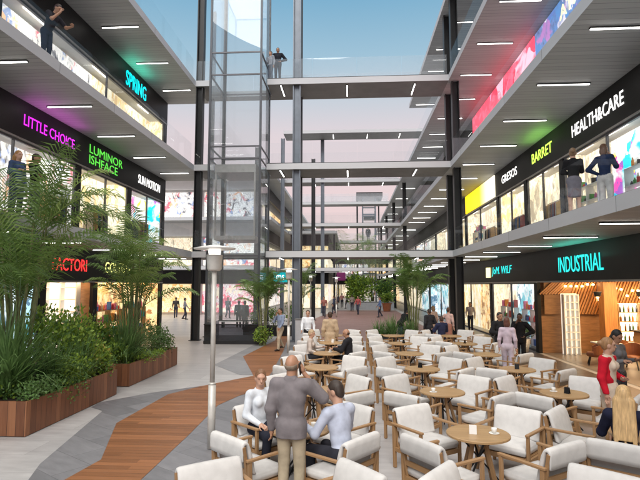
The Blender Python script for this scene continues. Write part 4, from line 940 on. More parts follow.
# racks of clothes behind the upper shop windows
GM=[cloth_(x) for x in ((.45,.30,.18),(.05,.05,.06),(.60,.52,.42),(.25,.07,.06),(.10,.16,.30),(.55,.35,.12))] if False else [M('garment',x,.85) for x in ((.45,.30,.18),(.05,.05,.06),(.60,.52,.42),(.25,.07,.06),(.10,.16,.30),(.55,.35,.12))]
rg=random.Random(12)
def rack(x,y,z,label,n=11):
    t=empty('clothes_rack',label,'clothes rack',(x,y,z),0,'clothes racks in the shops'); m=MB(); L=1.5
    m.tube([(0,-L/2,0),(0,-L/2,1.6),(0,L/2,1.6),(0,L/2,0)],.015,6); m.build('rail',MT['strut'],t)
    for s in (-1,1): m=MB(); m.bar((-.20,s*L/2,.012),(.22,s*L/2,.012),.03,.02); m.build('foot',MT['strut'],t)
    for i in range(n):
        yy=-L/2+.13+i*(L-.26)/(n-1); h=rg.uniform(.7,1.15); w=rg.uniform(.19,.24); d=.022
        q=MB(); pr=[(-w,1.46),(-.05,1.565),(.05,1.565),(w,1.46),(w*1.1,1.5-h),(-w*1.1,1.5-h)]; k=len(pr)
        vs=[(a,yy-d,c) for a,c in pr]+[(a,yy+d,c) for a,c in pr]
        q.add(vs,[tuple(range(k)),tuple(range(2*k-1,k-1,-1))]+[(j,j+k,(j+1)%k+k,(j+1)%k) for j in range(k)]); q.build('garment',rg.choice(GM),t,bevel=.008)
for x,y,z,l in ((8.17,20.2,4.512,'rack of clothes in the cream lit shop behind the grey skirt'),(8.17,24.4,4.512,'rack of clothes in the shop below the small white lettering'),(8.17,29.3,4.512,'rack of clothes in the shop below the yellow sign'),(8.17,11.2,4.512,'rack of clothes near the right picture edge, upper gallery'),(-10.83,20.6,4.512,'rack of clothes in the shop below the green lettering'),(-10.83,25,4.512,'rack of clothes in the shop below the white left lettering'),(-10.83,17.4,4.512,'rack of clothes in the shop below the magenta lettering'),(-10.83,19.5,9.012,'rack of clothes high on the left below the cyan lettering'),(-10.83,23.2,9.012,'rack of clothes at the far end of the top left shop')): rack(x,y,z,l)

rg=random.Random(31); first=None
for i,(c_,r_) in enumerate(((1,1),(2,2),(1,3),(0,2),(2,3),(1,5),(0,5),(2,5))):
    w=('second','third','fourth','fifth','sixth','seventh','eighth')[r_-1]
    x=TX[c_]+rg.uniform(-.1,.1); y=TY[r_]+rg.uniform(-.1,.1)
    t=empty('table_menu',f'small folded card standing on the {w} table, {CN[c_]} column','menu',(x,y,.7315),rg.uniform(-1,1),'cards standing on the tables')
    m=MB(); m.add([(-.05,-.03,0),(.05,-.03,0),(.05,0,.12),(-.05,0,.12),(-.05,.03,0),(.05,.03,0)],[(0,1,2,3),(3,2,5,4)]); m.build('card',MT['band'] if i%3 else WHITE,t)
cup(TX[1]+.2,TY[1]-.05,'white cup on the second table of the middle column'); cup(TX[2]-.15,TY[2]+.1,'white cup on the third table of the right column'); cup(TX[1]-.2,TY[2]-.1,'white cup on the third table of the middle column')

# shelves of goods just inside the shop windows
rg=random.Random(77)
def goods_shelf(x,y,z,s,L,label,top=1.75):
    t=empty('display_shelf',label,'shelf',(x,y,z),0,'shelves of goods in the shop windows'); m=MB(); zs_=[.1,.62,1.14,1.66] if top>1.5 else [.1,.6,1.1]
    for zz in zs_: m.box(-.14,.14,-L/2,L/2,zz-.015,zz+.015)
    for yy in (-L/2+.02,0,L/2-.02): m.box(-.13,.13,yy-.015,yy+.015,.0,zs_[-1]-.016)
    m.build('board',WHITE if s>0 else MT['table_wood'],t)
    for zz in zs_:
        yy=-L/2+.12
        while yy<L/2-.1:
            w=rg.uniform(.05,.11); h=rg.uniform(.14,.38); q=MB()
            if abs(yy)>.02+w:
                if rg.random()<.5: q.box(-.09,.09,yy-w/2,yy+w/2,zz+.017,zz+.017+h); q.build('product',rg.choice(goods),t)
                else: q.lathe([(w*.45,zz+.017),(w*.5,zz+.03),(w*.48,zz+h*.7),(w*.2,zz+h*.85),(w*.2,zz+h)],8,(0,yy)); q.build('product',rg.choice(goods),t)
            yy+=w+rg.uniform(.03,.12)
for x,y,z,s,L,l in ((8.2,23.2,.012,1,2.2,'shelf of goods in the ground floor window behind the suited men, right'),(8.2,26.5,.012,1,2.2,'shelf of goods in the ground floor window close to the right columns'),(8.2,17.4,4.512,1,1.6,'shelf of goods between the two people and the lime lettering, upper gallery'),(8.2,13.9,4.512,1,2.2,'shelf of goods under the colourful splash picture, upper right gallery'),(8.2,32,4.512,1,2.5,'shelf of goods below the far end of the yellow panel'),(-10.85,13.0,4.512,1,2.5,'shelf of goods behind the two people on the left gallery'),(-10.85,22,.012,-1,2.4,'timber shelf of goods below the pale yellow lettering'),(-10.85,24.8,.012,-1,2.2,'timber shelf of goods at the far end of the left ground floor'),(-10.85,16.2,9.012,1,2.4,'shelf of goods high on the left, right of the leaning person')): goods_shelf(x,y,z,s,L,l)
# ------------------------------------------------------------------ people
def snet(prims, res, clips=(), pad=.03, k=.03, matsel=None):
    """smooth surface round a list of shapes (naive surface nets). shapes: ('c',a,b,ra,rb) tapered limb, ('e',centre,radii,rot3x3) ellipsoid"""
    lo=np.full(3,1e9); hi=-lo; B=[]
    for p in prims:
        if p[0]=='c':
            a,b=np.array(p[1]),np.array(p[2]); l=np.minimum(a-p[3],b-p[4]); h=np.maximum(a+p[3],b+p[4])
        else:
            c=np.array(p[1]); r=max(p[2]); l=c-r; h=c+r
        B.append((l,h)); lo=np.minimum(lo,l); hi=np.maximum(hi,h)
    lo-=pad; hi+=pad; n=np.ceil((hi-lo)/res).astype(int)+1; FILL=.06
    D=np.full(n,FILL,np.float32)
    ax=[lo[i]+res*np.arange(n[i]) for i in range(3)]
    for p,(l,h) in zip(prims,B):
        i0=np.maximum(((l-.06-lo)/res).astype(int),0); i1=np.minimum(((h+.06-lo)/res).astype(int)+2,n)
        X,Y,Z=np.meshgrid(*[ax[i][i0[i]:i1[i]] for i in range(3)],indexing='ij')
        if p[0]=='c':
            a,b=np.array(p[1]),np.array(p[2]); d=b-a; L2=max(d@d,1e-9)
            t=np.clip(((X-a[0])*d[0]+(Y-a[1])*d[1]+(Z-a[2])*d[2])/L2,0,1)
            v=np.sqrt((X-a[0]-t*d[0])**2+(Y-a[1]-t*d[1])**2+(Z-a[2]-t*d[2])**2)-(p[3]+(p[4]-p[3])*t)
        else:
            c=np.array(p[1]); r=np.array(p[2]); q=[X-c[0],Y-c[1],Z-c[2]]
            if p[3] is not None:
                Rm=p[3]; q=[Rm[0][i]*q[0]+Rm[1][i]*q[1]+Rm[2][i]*q[2] for i in range(3)]
            k0=np.sqrt(sum((q[i]/r[i])**2 for i in range(3))); k1=np.sqrt(sum((q[i]/r[i]**2)**2 for i in range(3)))+1e-9
            v=k0*(k0-1)/k1
        sl=tuple(slice(i0[i],i1[i]) for i in range(3)); o=D[sl]; kk=p[5] if len(p)>5 else k
        hh=np.clip(.5+.5*(o-v)/kk,0,1); D[sl]=(o+(v-o)*hh-kk*hh*(1-hh)).astype(np.float32)
    if clips:
        X,Y,Z=np.meshgrid(*ax,indexing='ij')
        for (pt,nrm) in clips:   # keep the side the normal points away from
            nr=np.array(nrm,float); nr/=np.linalg.norm(nr)
            D=np.maximum(D,((X-pt[0])*nr[0]+(Y-pt[1])*nr[1]+(Z-pt[2])*nr[2]).astype(np.float32))
    D[0]=D[-1]=FILL; D[:,0]=D[:,-1]=FILL; D[:,:,0]=D[:,:,-1]=FILL
    s=D<0; c=np.zeros(n-1,int)
    for i in (0,1):
        for j in (0,1):
            for l in (0,1): c+=s[i:n[0]-1+i,j:n[1]-1+j,l:n[2]-1+l]
    act=(c>0)&(c<8); idx=np.full(n-1,-1); ii=np.argwhere(act); idx[act]=np.arange(len(ii))
    acc=np.zeros((len(ii),3)); cnt=np.zeros(len(ii))
    cor=[np.array((i,j,l)) for i in (0,1) for j in (0,1) for l in (0,1)]
    for a in range(8):
        for b in range(a+1,8):
            df=cor[b]-cor[a]
            if abs(df).sum()!=1: continue
            da=D[tuple((ii+cor[a]).T)]; db=D[tuple((ii+cor[b]).T)]; m=(da<0)!=(db<0)
            t=np.where(m,da/np.where(m,da-db,1),0)
            acc[m]+=(cor[a]+df*t[m,None]); cnt[m]+=1
    V=lo+res*(ii+acc/cnt[:,None])
    F=[]
    for d in range(3):
        u,w=[(1,2),(2,0),(0,1)][d]
        sa=[slice(None)]*3; sb=[slice(None)]*3; sa[d]=slice(0,-1); sb[d]=slice(1,None)
        e=np.argwhere(s[tuple(sa)]!=s[tuple(sb)]); 
        e=e[(e[:,u]>0)&(e[:,w]>0)]
        du=np.zeros(3,int); du[u]=1; dw=np.zeros(3,int); dw[w]=1
        q=np.stack([idx[tuple((e-du-dw).T)],idx[tuple((e-dw).T)],idx[tuple(e.T)],idx[tuple((e-du).T)]],1)
        fl=~s[tuple(e.T)]; q[fl]=q[fl][:,::-1]
        F.append(q)
    F=np.concatenate(F); F=F[(F>=0).all(1)]
    return V,F
def nmesh(name,parts,mats,parent):
    """parts: list of (V,F,material slot)"""
    me=bpy.data.meshes.new(name); nv=sum(len(p[0]) for p in parts); nf=sum(len(p[1]) for p in parts)
    V=np.concatenate([p[0] for p in parts]); off=0; Fs=[]; mi=[]
    for p in parts: Fs.append(p[1]+off); off+=len(p[0]); mi+= [p[2]]*len(p[1])
    F=np.concatenate(Fs)
    me.vertices.add(nv); me.vertices.foreach_set('co',V.ravel()); me.loops.add(nf*4); me.loops.foreach_set('vertex_index',F.ravel().astype(np.int32))
    me.polygons.add(nf); me.polygons.foreach_set('loop_start',np.arange(0,nf*4,4,dtype=np.int32))
    for m in mats: me.materials.append(m)
    me.polygons.foreach_set('material_index',np.array(mi,np.int32)); me.polygons.foreach_set('use_smooth',[True]*nf)
    me.update(calc_edges=True); me.validate()
    o=bpy.data.objects.new(name,me); link(o); o.parent=parent; return o
SK={}
def skin(c):
    if c not in SK:
        SK[c]=M('skin',{'fair':(.52,.30,.21),'tan':(.40,.21,.13),'dark':(.14,.07,.045)}[c],.5,ns=12,na=.07)
    return SK[c]
CL={}
def cloth(c):
    if c not in CL: CL[c]=M('cloth',c,.88,ns=9,na=.16,bump=.5,spec=.2)
    return CL[c]
EYE=M('eye_dark',(.02,.015,.012),.2); LIP=M('lips',(.38,.13,.11),.5)
SHOE=M('shoe_leather',(.03,.022,.018),.45)
v3=lambda *a: np.array(a,float)
def rotz(a): c,s=math.cos(a),math.sin(a); return np.array([[c,-s,0],[s,c,0],[0,0,1]])
def rotx(a): c,s=math.cos(a),math.sin(a); return np.array([[1,0,0],[0,c,-s],[0,s,c]])
def person(label,loc,rz,pose='stand',arms=('down','down'),top=('shirt',(.6,.6,.62)),bottom=('trousers',(.1,.1,.1)),hair=('short',(.03,.02,.015)),sk='fair',
           sc=1.0,res=.016,lean=0,head=(0,0),stride=.0,phone=False,fem=False,seat=.46,group=None,shirt_in=None,hold=None):
    """figure faces local +Y; loc is the point on the floor below the hips"""
    root=empty('person',label,'person',loc,rz,group,sc)
    sit=pose=='sit'
    hz=(seat+.085)/1 if sit else .93
    P=v3(0,0,hz); RL=rotx(-lean)
    up=lambda x,y,z: P+RL@v3(x,y,z)
    sw=.165 if fem else .19
    C=up(0,.0,.36); NK=up(0,-.015,.535); HC=up(0,.015,.70)
    sh=[up(s*sw,-.01,.475) for s in (-1,1)]
    hip=[P+v3(s*.088,0,-.02) for s in (-1,1)]
    if sit:
        kn=[P+v3(s*.13,.44,.0) for s in (-1,1)]; an=[v3(kn[i][0]*1.05,kn[i][1]+(.02,-.06)[i],.085) for i in (0,1)]
        for a in kn: a[2]=.50
    else:
        kn=[v3(s*.095,.03,.50) for s in (-1,1)]; an=[v3(s*.10,-.02,.085) for s in (-1,1)]
        if stride:
            for i,d in ((0,1),(1,-1)):
                kn[i]=v3(kn[i][0],.03+d*stride*.40+.05,.505); an[i]=v3(an[i][0],d*stride-(.0 if d>0 else .05),.085+(.0 if d>0 else .07))
    el=[];wr=[];hd=[]
    for i,s in enumerate((-1,1)):
        a=arms[i]; S0=sh[i]
        if a=='down': e=S0+v3(s*.055,-.03,-.285); w=e+v3(s*.01,.07,-.25); f=v3(0,.06,-.9)
        elif a=='swing': e=S0+v3(s*.05,.10,-.26); w=e+v3(-s*.01,.16,-.19); f=v3(0,.5,-.7)
        elif a=='back': e=S0+v3(s*.06,-.14,-.25); w=e+v3(0,-.04,-.25); f=v3(0,.0,-1)
        elif a=='phone': e=S0+v3(s*.17,.13,-.17); w=HC+v3(s*.135,.045,-.09); f=v3(-s*.25,-.12,.9)
        elif a=='face': e=S0+v3(s*.04,.16,-.22); w=HC+v3(s*.06,.15,-.14); f=v3(-s*.3,-.1,.9)
        elif a=='waist': e=S0+v3(s*.10,-.02,-.27); w=up(s*.08,.20,.16); f=v3(-s*.8,.5,.1)
        elif a=='cross': e=S0+v3(s*.07,.08,-.25); w=up(-s*.06,.19,.24+.03*s); f=v3(-s,.1,.05)
        elif a=='hold': e=S0+v3(s*.06,.02,-.27); w=e+v3(-s*.05,.23,.06); f=v3(-s*.2,1,.15)
        elif a=='hip': e=S0+v3(s*.20,-.06,-.24); w=up(s*.16,.06,.10); f=v3(-s*.6,.5,-.5)
        elif a=='table': e=S0+v3(s*.09,.12,-.25); w=e+v3(-s*.06,.235,.035); f=v3(-s*.25,1,-.05)
        elif a=='lap': e=S0+v3(s*.07,.02,-.28); w=e+v3(-s*.09,.22,-.10); f=v3(-s*.3,1,-.25)
        elif a=='rail': e=S0+v3(s*.11,.16,-.22); w=e+v3(-s*.02,.22,.0); f=v3(-s*.7,.6,-.1)
        f=np.array(f,float); f/=np.linalg.norm(f); el.append(e); wr.append(w); hd.append(f)
    # head frame
    HR=RL@rotz(head[0])@rotx(-head[1]); HP=HC
    h=lambda x,y,z: HP+HR@v3(x,y,z)
    body=[('e',P+v3(0,0,.0),(.158 if not fem else .165,.112,.125),None),('e',up(0,0,.17),(.135 if not fem else .12,.098,.17),RL),('e',up(0,.0,.345),(.158 if not fem else .14,.108,.19),RL),
          ('c',sh[0]*.94+sh[1]*.06,sh[1]*.94+sh[0]*.06,.062,.062),('c',up(0,-.012,.46),up(0,.0,.60),.06,.052)]
    if fem: body+=[('e',up(-.065,.085,.37),(.06,.055,.06),None),('e',up(.065,.085,.37),(.06,.055,.06),None)]
    headp=[('e',h(0,-.005,.02),(.076,.098,.103),HR),('e',h(0,.028,-.055),(.056,.062,.068),HR),('c',h(0,.093,.005),h(0,.108,-.028),.010,.015,.015),
           ('e',h(-.078,-.005,-.01),(.012,.022,.032),HR,.01),('e',h(.078,-.005,-.01),(.012,.022,.032),HR,.01),('e',h(0,.082,-.067),(.026,.014,.010),HR,.01),('e',h(0,.080,.035),(.055,.018,.012),HR,.015),('c',h(0,-.02,-.09),up(0,-.01,.52),.052,.056)]
    limbs=[]
    for i in (0,1):
        limbs+=[('c',sh[i],el[i],.055,.043),('c',el[i],wr[i],.043,.027),('c',hip[i],kn[i],.088,.057),('c',kn[i],an[i],.057,.038)]
        fd=v3(0,1,0) if not sit else v3((-1,1)[i]*.15,1,0)
        limbs+=[('c',an[i]+v3(0,-.03,-.035),an[i]+fd*.14+v3(0,0,-.045),.040,.030)]
    hands=[]
    for i,s in enumerate((-1,1)):
        f=hd[i]; w=wr[i]; side=np.cross(f,v3(s*.3,.2,1)) if abs(f[2])<.8 else v3(0,1,0)-f*f[1]
        side=side/np.linalg.norm(side); nrm=np.cross(side,f)*s
        fr=.0085 if res<.014 else .010
        hands+=[('c',w,w+f*.045,.024,.030,.012),('e',w+f*.055,(.040,.040,.040),None,.02)][:1]
        hands+=[('c',w+f*.03+side*.018,w+f*.085+side*.022,.019,.014,.012),('c',w+f*.03-side*.018,w+f*.085-side*.022,.019,.014,.012)]
        for j,(o_,ln) in enumerate(((.031,.068),(.011,.078),(-.010,.073),(-.030,.056))):
            b=w+f*.085+side*o_; m_=b+f*ln*.5-nrm*.008*1; t_=m_+f*ln*.38-nrm*ln*.40
            hands+=[('c',b,m_,fr,fr*.95,.006),('c',m_,t_,fr*.95,fr*.8,.006)]
        b=w+f*.03+side*.03; m_=b+side*.032+f*.030-nrm*.012; hands+=[('c',b,m_,.0125,.010,.008),('c',m_,m_+f*.032-nrm*.012+side*.004,.010,.008,.006)]
    V,F=snet(body+headp+limbs,res,k=.03)
    hv,hf=snet(headp,min(res,.008 if res<.014 else .012),k=.022)
    gv,gf=snet(hands,.0055 if res<.014 else .0085,k=.01,pad=.02)
    nmesh('body',[(V,F,0),(hv,hf,0),(gv,gf,0)],[skin(sk)],root)
    ev=[]
    for s in (-1,1): ev.append((*snet([('e',h(s*.031,.083,.012),(.014,.010,.008),HR)],.004,pad=.012),0))
    nmesh('eyes',ev,[EYE],root)
    # clothing
    kind,tc=top; infl={'shirt':.010,'jacket':.026,'coat':.03}.get(kind,.010)
    def inf(p,t): return ('c',p[1],p[2],p[3]+t,p[4]+t)+tuple(p[5:]) if p[0]=='c' else ('e',p[1],tuple(np.array(p[2])+t),p[3])+tuple(p[4:])
    tp=[inf(p,infl) for p in body[:4]]+[('c',up(0,-.012,.44),up(0,-.008,.545),.066+infl,.058+infl)]+([inf(p,infl*.8) for p in body[5:]] if fem else [])
    short=kind=='tee'
    for i in (0,1):
        wcut=wr[i]*.97+el[i]*.03
        if short: tp+=[('c',sh[i],sh[i]*.3+el[i]*.7,.055+.014,.05+.012)]
        else: tp+=[('c',sh[i],el[i],.055+infl,.045+infl),('c',el[i],wcut,.045+infl,.030+infl*.75)]
    clips=[(up(0,0,.555),RL@v3(0,.25,1))]
    if kind in('jacket','coat'):
        drop={'jacket':-.14,'coat':-.36}[kind]
        if not sit:
            tp+=[('e',P+v3(0,-.005,-.02),(.178,.135,.16),None)]
            if kind=='coat': tp+=[('c',P+v3(-.07,0,0),P+v3(-.08,0,-.42),.13,.13),('c',P+v3(.07,0,0),P+v3(.08,0,-.42),.13,.13)]
            else: tp+=[('c',P+v3(-.06,0,.0),P+v3(-.065,0,-.2),.125,.125),('c',P+v3(.06,0,.0),P+v3(.065,0,-.2),.125,.125)]
            clips.append((P+v3(0,0,drop),(0,0,-1)))
        else: clips.append((P+v3(0,0,-.10),(0,0,-1)))
    elif kind=='dress': pass
    else: clips.append((P+v3(0,0,-.03 if shirt_in is None else shirt_in),(0,0,-1)))
    tv,tf=snet(tp,res,clips,k=.03); nmesh({'jacket':'jacket','coat':'coat','tee':'shirt'}.get(kind,'shirt'),[(tv,tf,0)],[cloth(tc)],root)
    if kind=='jacket':  # collar and a glimpse of shirt
        cv,cf=snet([('c',up(-.03,-.03,.53),up(.03,-.03,.53),.062,.062),('c',up(0,.0,.52),up(0,.0,.54),.062,.06)],min(res,.011),[(up(0,0,.575),RL@v3(0,.4,1))],k=.01); nmesh('collar',[(cv,cf,0)],[cloth(tc)],root)
    bk,bc_=bottom
    if bk=='trousers':
        lp=[inf(body[0],.010)]
        for i in (0,1):
            lp+=[('c',hip[i],kn[i],.097,.070),('c',kn[i],an[i]+v3(0,-.005,-.02),.068,.058)]
        bv,bf=snet(lp,res,[(P+v3(0,0,.10),(0,0,1)),(v3(0,0,.055),(0,0,-1))],k=.022); nmesh('trousers',[(bv,bf,0)],[cloth(bc_)],root)
    else:
        lp=[inf(body[0],.012),('c',P+v3(0,0,.02),P+v3(0,.02,-.36),.135,.135),('c',P+v3(-.05,0,-.05),P+v3(-.04,.02,-.4),.12,.11),('c',P+v3(.05,0,-.05),P+v3(.04,.02,-.4),.12,.11)]
        bv,bf=snet(lp,res,[(P+v3(0,0,.12),(0,0,1)),(P+v3(0,0,-.42),(0,0,-1))],k=.03); nmesh('skirt',[(bv,bf,0)],[cloth(bc_)],root)
    for i in (0,1):
        fd=v3(0,1,0) if not sit else v3((-1,1)[i]*.15,1,0)
        z0=an[i][2]-.085
        sv,sf=snet([('c',an[i]+v3(0,-.035,-.035),an[i]+fd*.155+v3(0,0,-.045),.050,.038),('c',an[i]+v3(0,-.01,-.03),an[i]+v3(0,-.01,.0),.047,.045)],min(res,.014),[(v3(0,0,z0+.004),(0,0,-1))],k=.02,pad=.03); nmesh('shoe',[(sv,sf,0)],[SHOE],root)
    hk,hc=hair; hm=M('hair',hc,.55,ns=60,na=.28,stretch=(1,1,.08),bump=.6); hr=min(res,.009 if res<.014 else .013)
    cap=[('e',h(0,-.014,.036),(.084,.104,.104),HR)]
    face=(h(0,.042,.045),HR@v3(0,1,-.9)) if hk in('short','bald') else (h(0,.052,.05),HR@v3(0,1,-.38))
    if hk=='short': hp,hcl=cap+[('e',h(0,-.05,-.02),(.075,.065,.075),HR)],[face,(h(0,0,-.085),HR@v3(0,.3,-1))]
    elif hk=='bald': hp,hcl=[('e',h(0,-.02,-.005),(.083,.092,.07),HR)],[(h(0,.005,0),HR@v3(0,1,-.2)),(h(0,0,.032),HR@v3(0,-.3,1)),(h(0,0,-.075),HR@v3(0,0,-1))]
    elif hk=='bun': hp,hcl=cap+[('e',h(0,-.05,-.01),(.072,.06,.08),HR),('e',h(0,-.125,.03),(.045,.042,.045),HR)],[face,(h(0,0,-.09),HR@v3(0,.3,-1))]
    elif hk=='bob': hp,hcl=cap+[('e',h(0,-.045,-.06),(.092,.07,.11),HR)],[face]
    elif hk=='long':
        hp=cap+[('e',h(0,-.05,-.05),(.090,.065,.12),HR)]
        for j,x in enumerate((-.07,-.035,0,.035,.07)): hp+=[('c',h(x,-.06,-.05),up(x*1.45,-.135,.18-.04*(j%2)-.09*(abs(x)<.05)),.050,.026)]
        hcl=[face]
    V,F=snet(hp,hr,hcl,k=.035 if hk=='long' else .02); nmesh('hair',[(V,F,0)],[hm],root)
    if phone:
        i=arms.index('phone'); s=(-1,1)[i]; w=wr[i]; q=MB(); Mx=Matrix.Translation(h(s*.102,.02,-.035))@Matrix([list(r) for r in HR]).to_4x4()@Matrix.Rotation(.35,4,'X'); q.obox(Mx,.005,.036,.074); o=q.build('mobile_phone',MT['strut'],None); o.parent=root
    return root,wr
def gp(px,py_feet): return (*onz(px,py_feet),.0125)
face_cam=PI
B_='trousers'
x,y,_=ony(291,400,6.55)
person('bald man in a grey blazer and beige trousers standing with a phone at his ear',(x,6.6,.006),-.15,arms=('down','phone'),top=('jacket',(.20,.18,.19)),bottom=(B_,(.42,.35,.25)),hair=('bald',(.20,.15,.11)),sk='tan',sc=1.075,res=.0105,phone=True,head=(-.1,0))
def seat_of(c,r,sx,sy,fw=.02):
    x,y,a=CH_AT[(c,r,sx,sy)]; return (x-math.sin(a)*fw,y+math.cos(a)*fw,.006),a
l,a=seat_of(0,1,1,-1,.05); l=(l[0]+.06,l[1],l[2])
person('man in a pale blue shirt with dark hair seated with his back to us',l,a-.15,'sit',('table','table'),('shirt',(.50,.54,.66)),(B_,(.03,.03,.04)),('short',(.035,.022,.016)),'fair',1.10,.0105,lean=.15,head=(.35,.10))
l,a=seat_of(0,1,-1,1,.05)
l=(l[0]-.13,l[1]-.02,l[2])
person('woman in a white blouse and dark trousers seated facing us beside the standing man',l,a-.1,'sit',('lap','lap'),('shirt',(.68,.72,.78)),(B_,(.02,.022,.035)),('bun',(.20,.10,.05)),'fair',1.06,.0105,fem=True,lean=.04,head=(-.45,.05))
l,a=seat_of(0,4,1,1,.05); l=(l[0]+.05,l[1]-.55,l[2])
person('balding man in a black suit seated at a table of the left column',l,a-.9,'sit',('table','table'),('jacket',(.018,.018,.022)),(B_,(.02,.02,.022)),('bald',(.05,.03,.02)),'tan',1.05,.013,lean=.10,head=(.3,.1))
l,a=seat_of(0,4,-1,1,.05)
person('light haired woman in a cream blouse seated opposite the man in black',l,a+.9,'sit',('table','lap'),('shirt',(.55,.47,.42)),(B_,(.03,.03,.035)),('short',(.45,.33,.2)),'fair',1.0,.013,fem=True,lean=.08)
def at(px,y,z=0):
    d=ray(px,300); t=y/d.y; return (d.x*t,y,z)
person('man in a beige coat walking away between the chairs',at(330,18.9,.006),.1,'stand',('down','down'),('coat',(.48,.36,.24)),(B_,(.06,.05,.045)),('short',(.05,.025,.015)),'tan',1.02,.013,stride=.14)
person('man in a white shirt and black trousers walking towards us',at(308,20.8,.006),PI,'stand',('down','swing'),('shirt',(.72,.74,.78)),(B_,(.018,.018,.02)),('short',(.08,.05,.03)),'fair',1.0,.013,stride=.16)
person('man in a blue shirt and beige trousers walking on the timber deck',at(280.5,21.6,.012),PI-.7,'stand',('swing','face'),('shirt',(.22,.27,.38)),(B_,(.46,.38,.28)),('short',(.03,.02,.015)),'tan',1.02,.013,stride=.2)
person('person in a black jacket and jeans bending over the plants beyond the chairs',at(400,24.8,.0125),-1.0,'stand',('hold','hold'),('jacket',(.02,.02,.022)),(B_,(.10,.13,.20)),('short',(.03,.02,.015)),'fair',1.0,.016,lean=.75)
person('person in a dark suit standing at the back edge of the chairs',at(429,22.9,.006),.4,'stand',('down','waist'),('jacket',(.03,.03,.035)),(B_,(.025,.025,.03)),('short',(.04,.025,.02)),'tan',.98,.016)
l=at(441,22.2,.006)
person('man in a navy jacket seated at the back edge of the chairs',l,.3,'sit',('table','table'),('jacket',(.025,.03,.07)),(B_,(.03,.03,.05)),('short',(.06,.03,.02)),'tan',1.05,.016,seat=.46)
person('woman in a pale pink top standing beside the black columns',at(448,23.6,.006),-.5,'stand',('hip','down'),('shirt',(.62,.42,.38)),('skirt',(.35,.16,.12)),('bun',(.10,.05,.03)),'fair',1.0,.016,fem=True)
person('woman in a beige dress standing left of the pink top',at(433,25.3,.0125),.5,'stand',('down','down'),('shirt',(.55,.38,.30)),('skirt',(.5,.35,.28)),('bob',(.28,.17,.09)),'fair',1.0,.016,fem=True)
person('woman in a lavender tracksuit walking away towards the shops',at(506,15.6,.006),-.35,'stand',('down','down'),('shirt',(.60,.50,.58)),(B_,(.60,.52,.60)),('bob',(.12,.045,.03)),'fair',1.03,.012,fem=True,stride=.12,shirt_in=-.06)
person('man in a dark suit standing behind the woman in lavender',at(499,17.6,.006),PI+.3,'stand',('down','waist'),('jacket',(.022,.022,.025)),(B_,(.02,.02,.022)),('short',(.02,.015,.012)),'tan',1.06,.013)
person('man in a black suit with a white shirt standing by the shop entrance',at(519,17.9,.006),PI-.5,'stand',('hip','face'),('jacket',(.016,.016,.018)),(B_,(.016,.016,.018)),('short',(.02,.015,.012)),'dark',1.03,.013)
l,a=seat_of(2,1,-1,-1,.12)
person('woman with long straight blonde hair and a navy top seated with her back to us',l,a+.15,'sit',('table','table'),('shirt',(.012,.014,.035)),(B_,(.03,.03,.05)),('long',(.55,.36,.17)),'fair',1.08,.0105,fem=True,lean=.02)
person('woman in a red cardigan and cream dress standing among the tables at right',at(605,9.3,.006),-2.35,'stand',('waist','down'),('shirt',(.62,.52,.42)),('skirt',(.62,.52,.42)),('bun',(.30,.16,.07)),'fair',1.06,.0105,fem=True,head=(.5,0))
person('dark haired woman in a grey top looking down, behind the red cardigan',at(614,10.9,.006),PI+.5,'stand',('hold','hold'),('shirt',(.16,.16,.17)),(B_,(.05,.05,.06)),('bob',(.012,.01,.009)),'tan',1.06,.012,fem=True,head=(0,.45))
# upper galleries
person('woman in a black top and grey skirt standing on the upper right gallery',(5.72,12.95,4.506),-.3,'stand',('cross','face'),('shirt',(.012,.012,.014)),('skirt',(.16,.15,.18)),('bun',(.22,.13,.07)),'fair',1.02,.013,fem=True,shirt_in=.05)
person('person in navy top and white trousers facing the upper right shop window',(6.32,12.6,4.506),-.9,'stand',('hip','face'),('shirt',(.02,.035,.09)),(B_,(.62,.60,.58)),('bob',(.16,.08,.04)),'fair',1.02,.013,fem=True,shirt_in=.02)
person('bearded man in a black shirt with folded arms on the left gallery',(-8.5,12.85,4.506),PI*1.5+.1,'stand',('cross','cross'),('shirt',(.012,.012,.013)),(B_,(.03,.03,.04)),('short',(.03,.018,.012)),'tan',1.05,.013)
person('person in a blue top at the very left edge of the left gallery',(-8.55,12.2,4.506),PI*1.5-.3,'stand',('down','hold'),('shirt',(.05,.08,.16)),(B_,(.04,.05,.08)),('long',(.35,.18,.06)),'fair',1.0,.014,fem=True)
person('person leaning on the glass railing high on the left gallery',(-8.55,13.1,9.006),PI*1.5-.2,'stand',('rail','face'),('tee',(.03,.028,.035)),(B_,(.02,.025,.045)),('short',(.04,.02,.015)),'tan',1.02,.014,lean=.5)
person('dark silhouetted person standing high on the nearest footbridge',at(276,25.42,13.506),PI,'stand',('hip','down'),('jacket',(.02,.022,.03)),(B_,(.02,.02,.03)),('short',(.02,.015,.012)),'tan',1.06,.018)
person('second person on the high footbridge close to the lift',at(268.5,25.45,13.506),PI-.6,'stand',('down','hold'),('shirt',(.30,.32,.36)),(B_,(.10,.12,.16)),('short',(.03,.02,.015)),'fair',.97,.018)
person('dark figure inside the far lift tower',(2.75,75.2,9.306),PI,'stand',('down','down'),('coat',(.015,.015,.02)),(B_,(.015,.015,.02)),('short',(.02,.015,.012)),'tan',1.25,.03)
person('dark clothed person seen through the lift glass, left of two',at(239,33,.006),.3,'stand',('down','hold'),('jacket',(.05,.045,.045)),(B_,(.05,.045,.05)),('short',(.03,.02,.015)),'tan',1.0,.018)
person('grey clothed person seen through the lift glass, right of two',at(245,31.5,.006),-.4,'stand',('down','down'),('coat',(.14,.13,.13)),(B_,(.08,.08,.08)),('short',(.03,.02,.015)),'tan',1.03,.018)
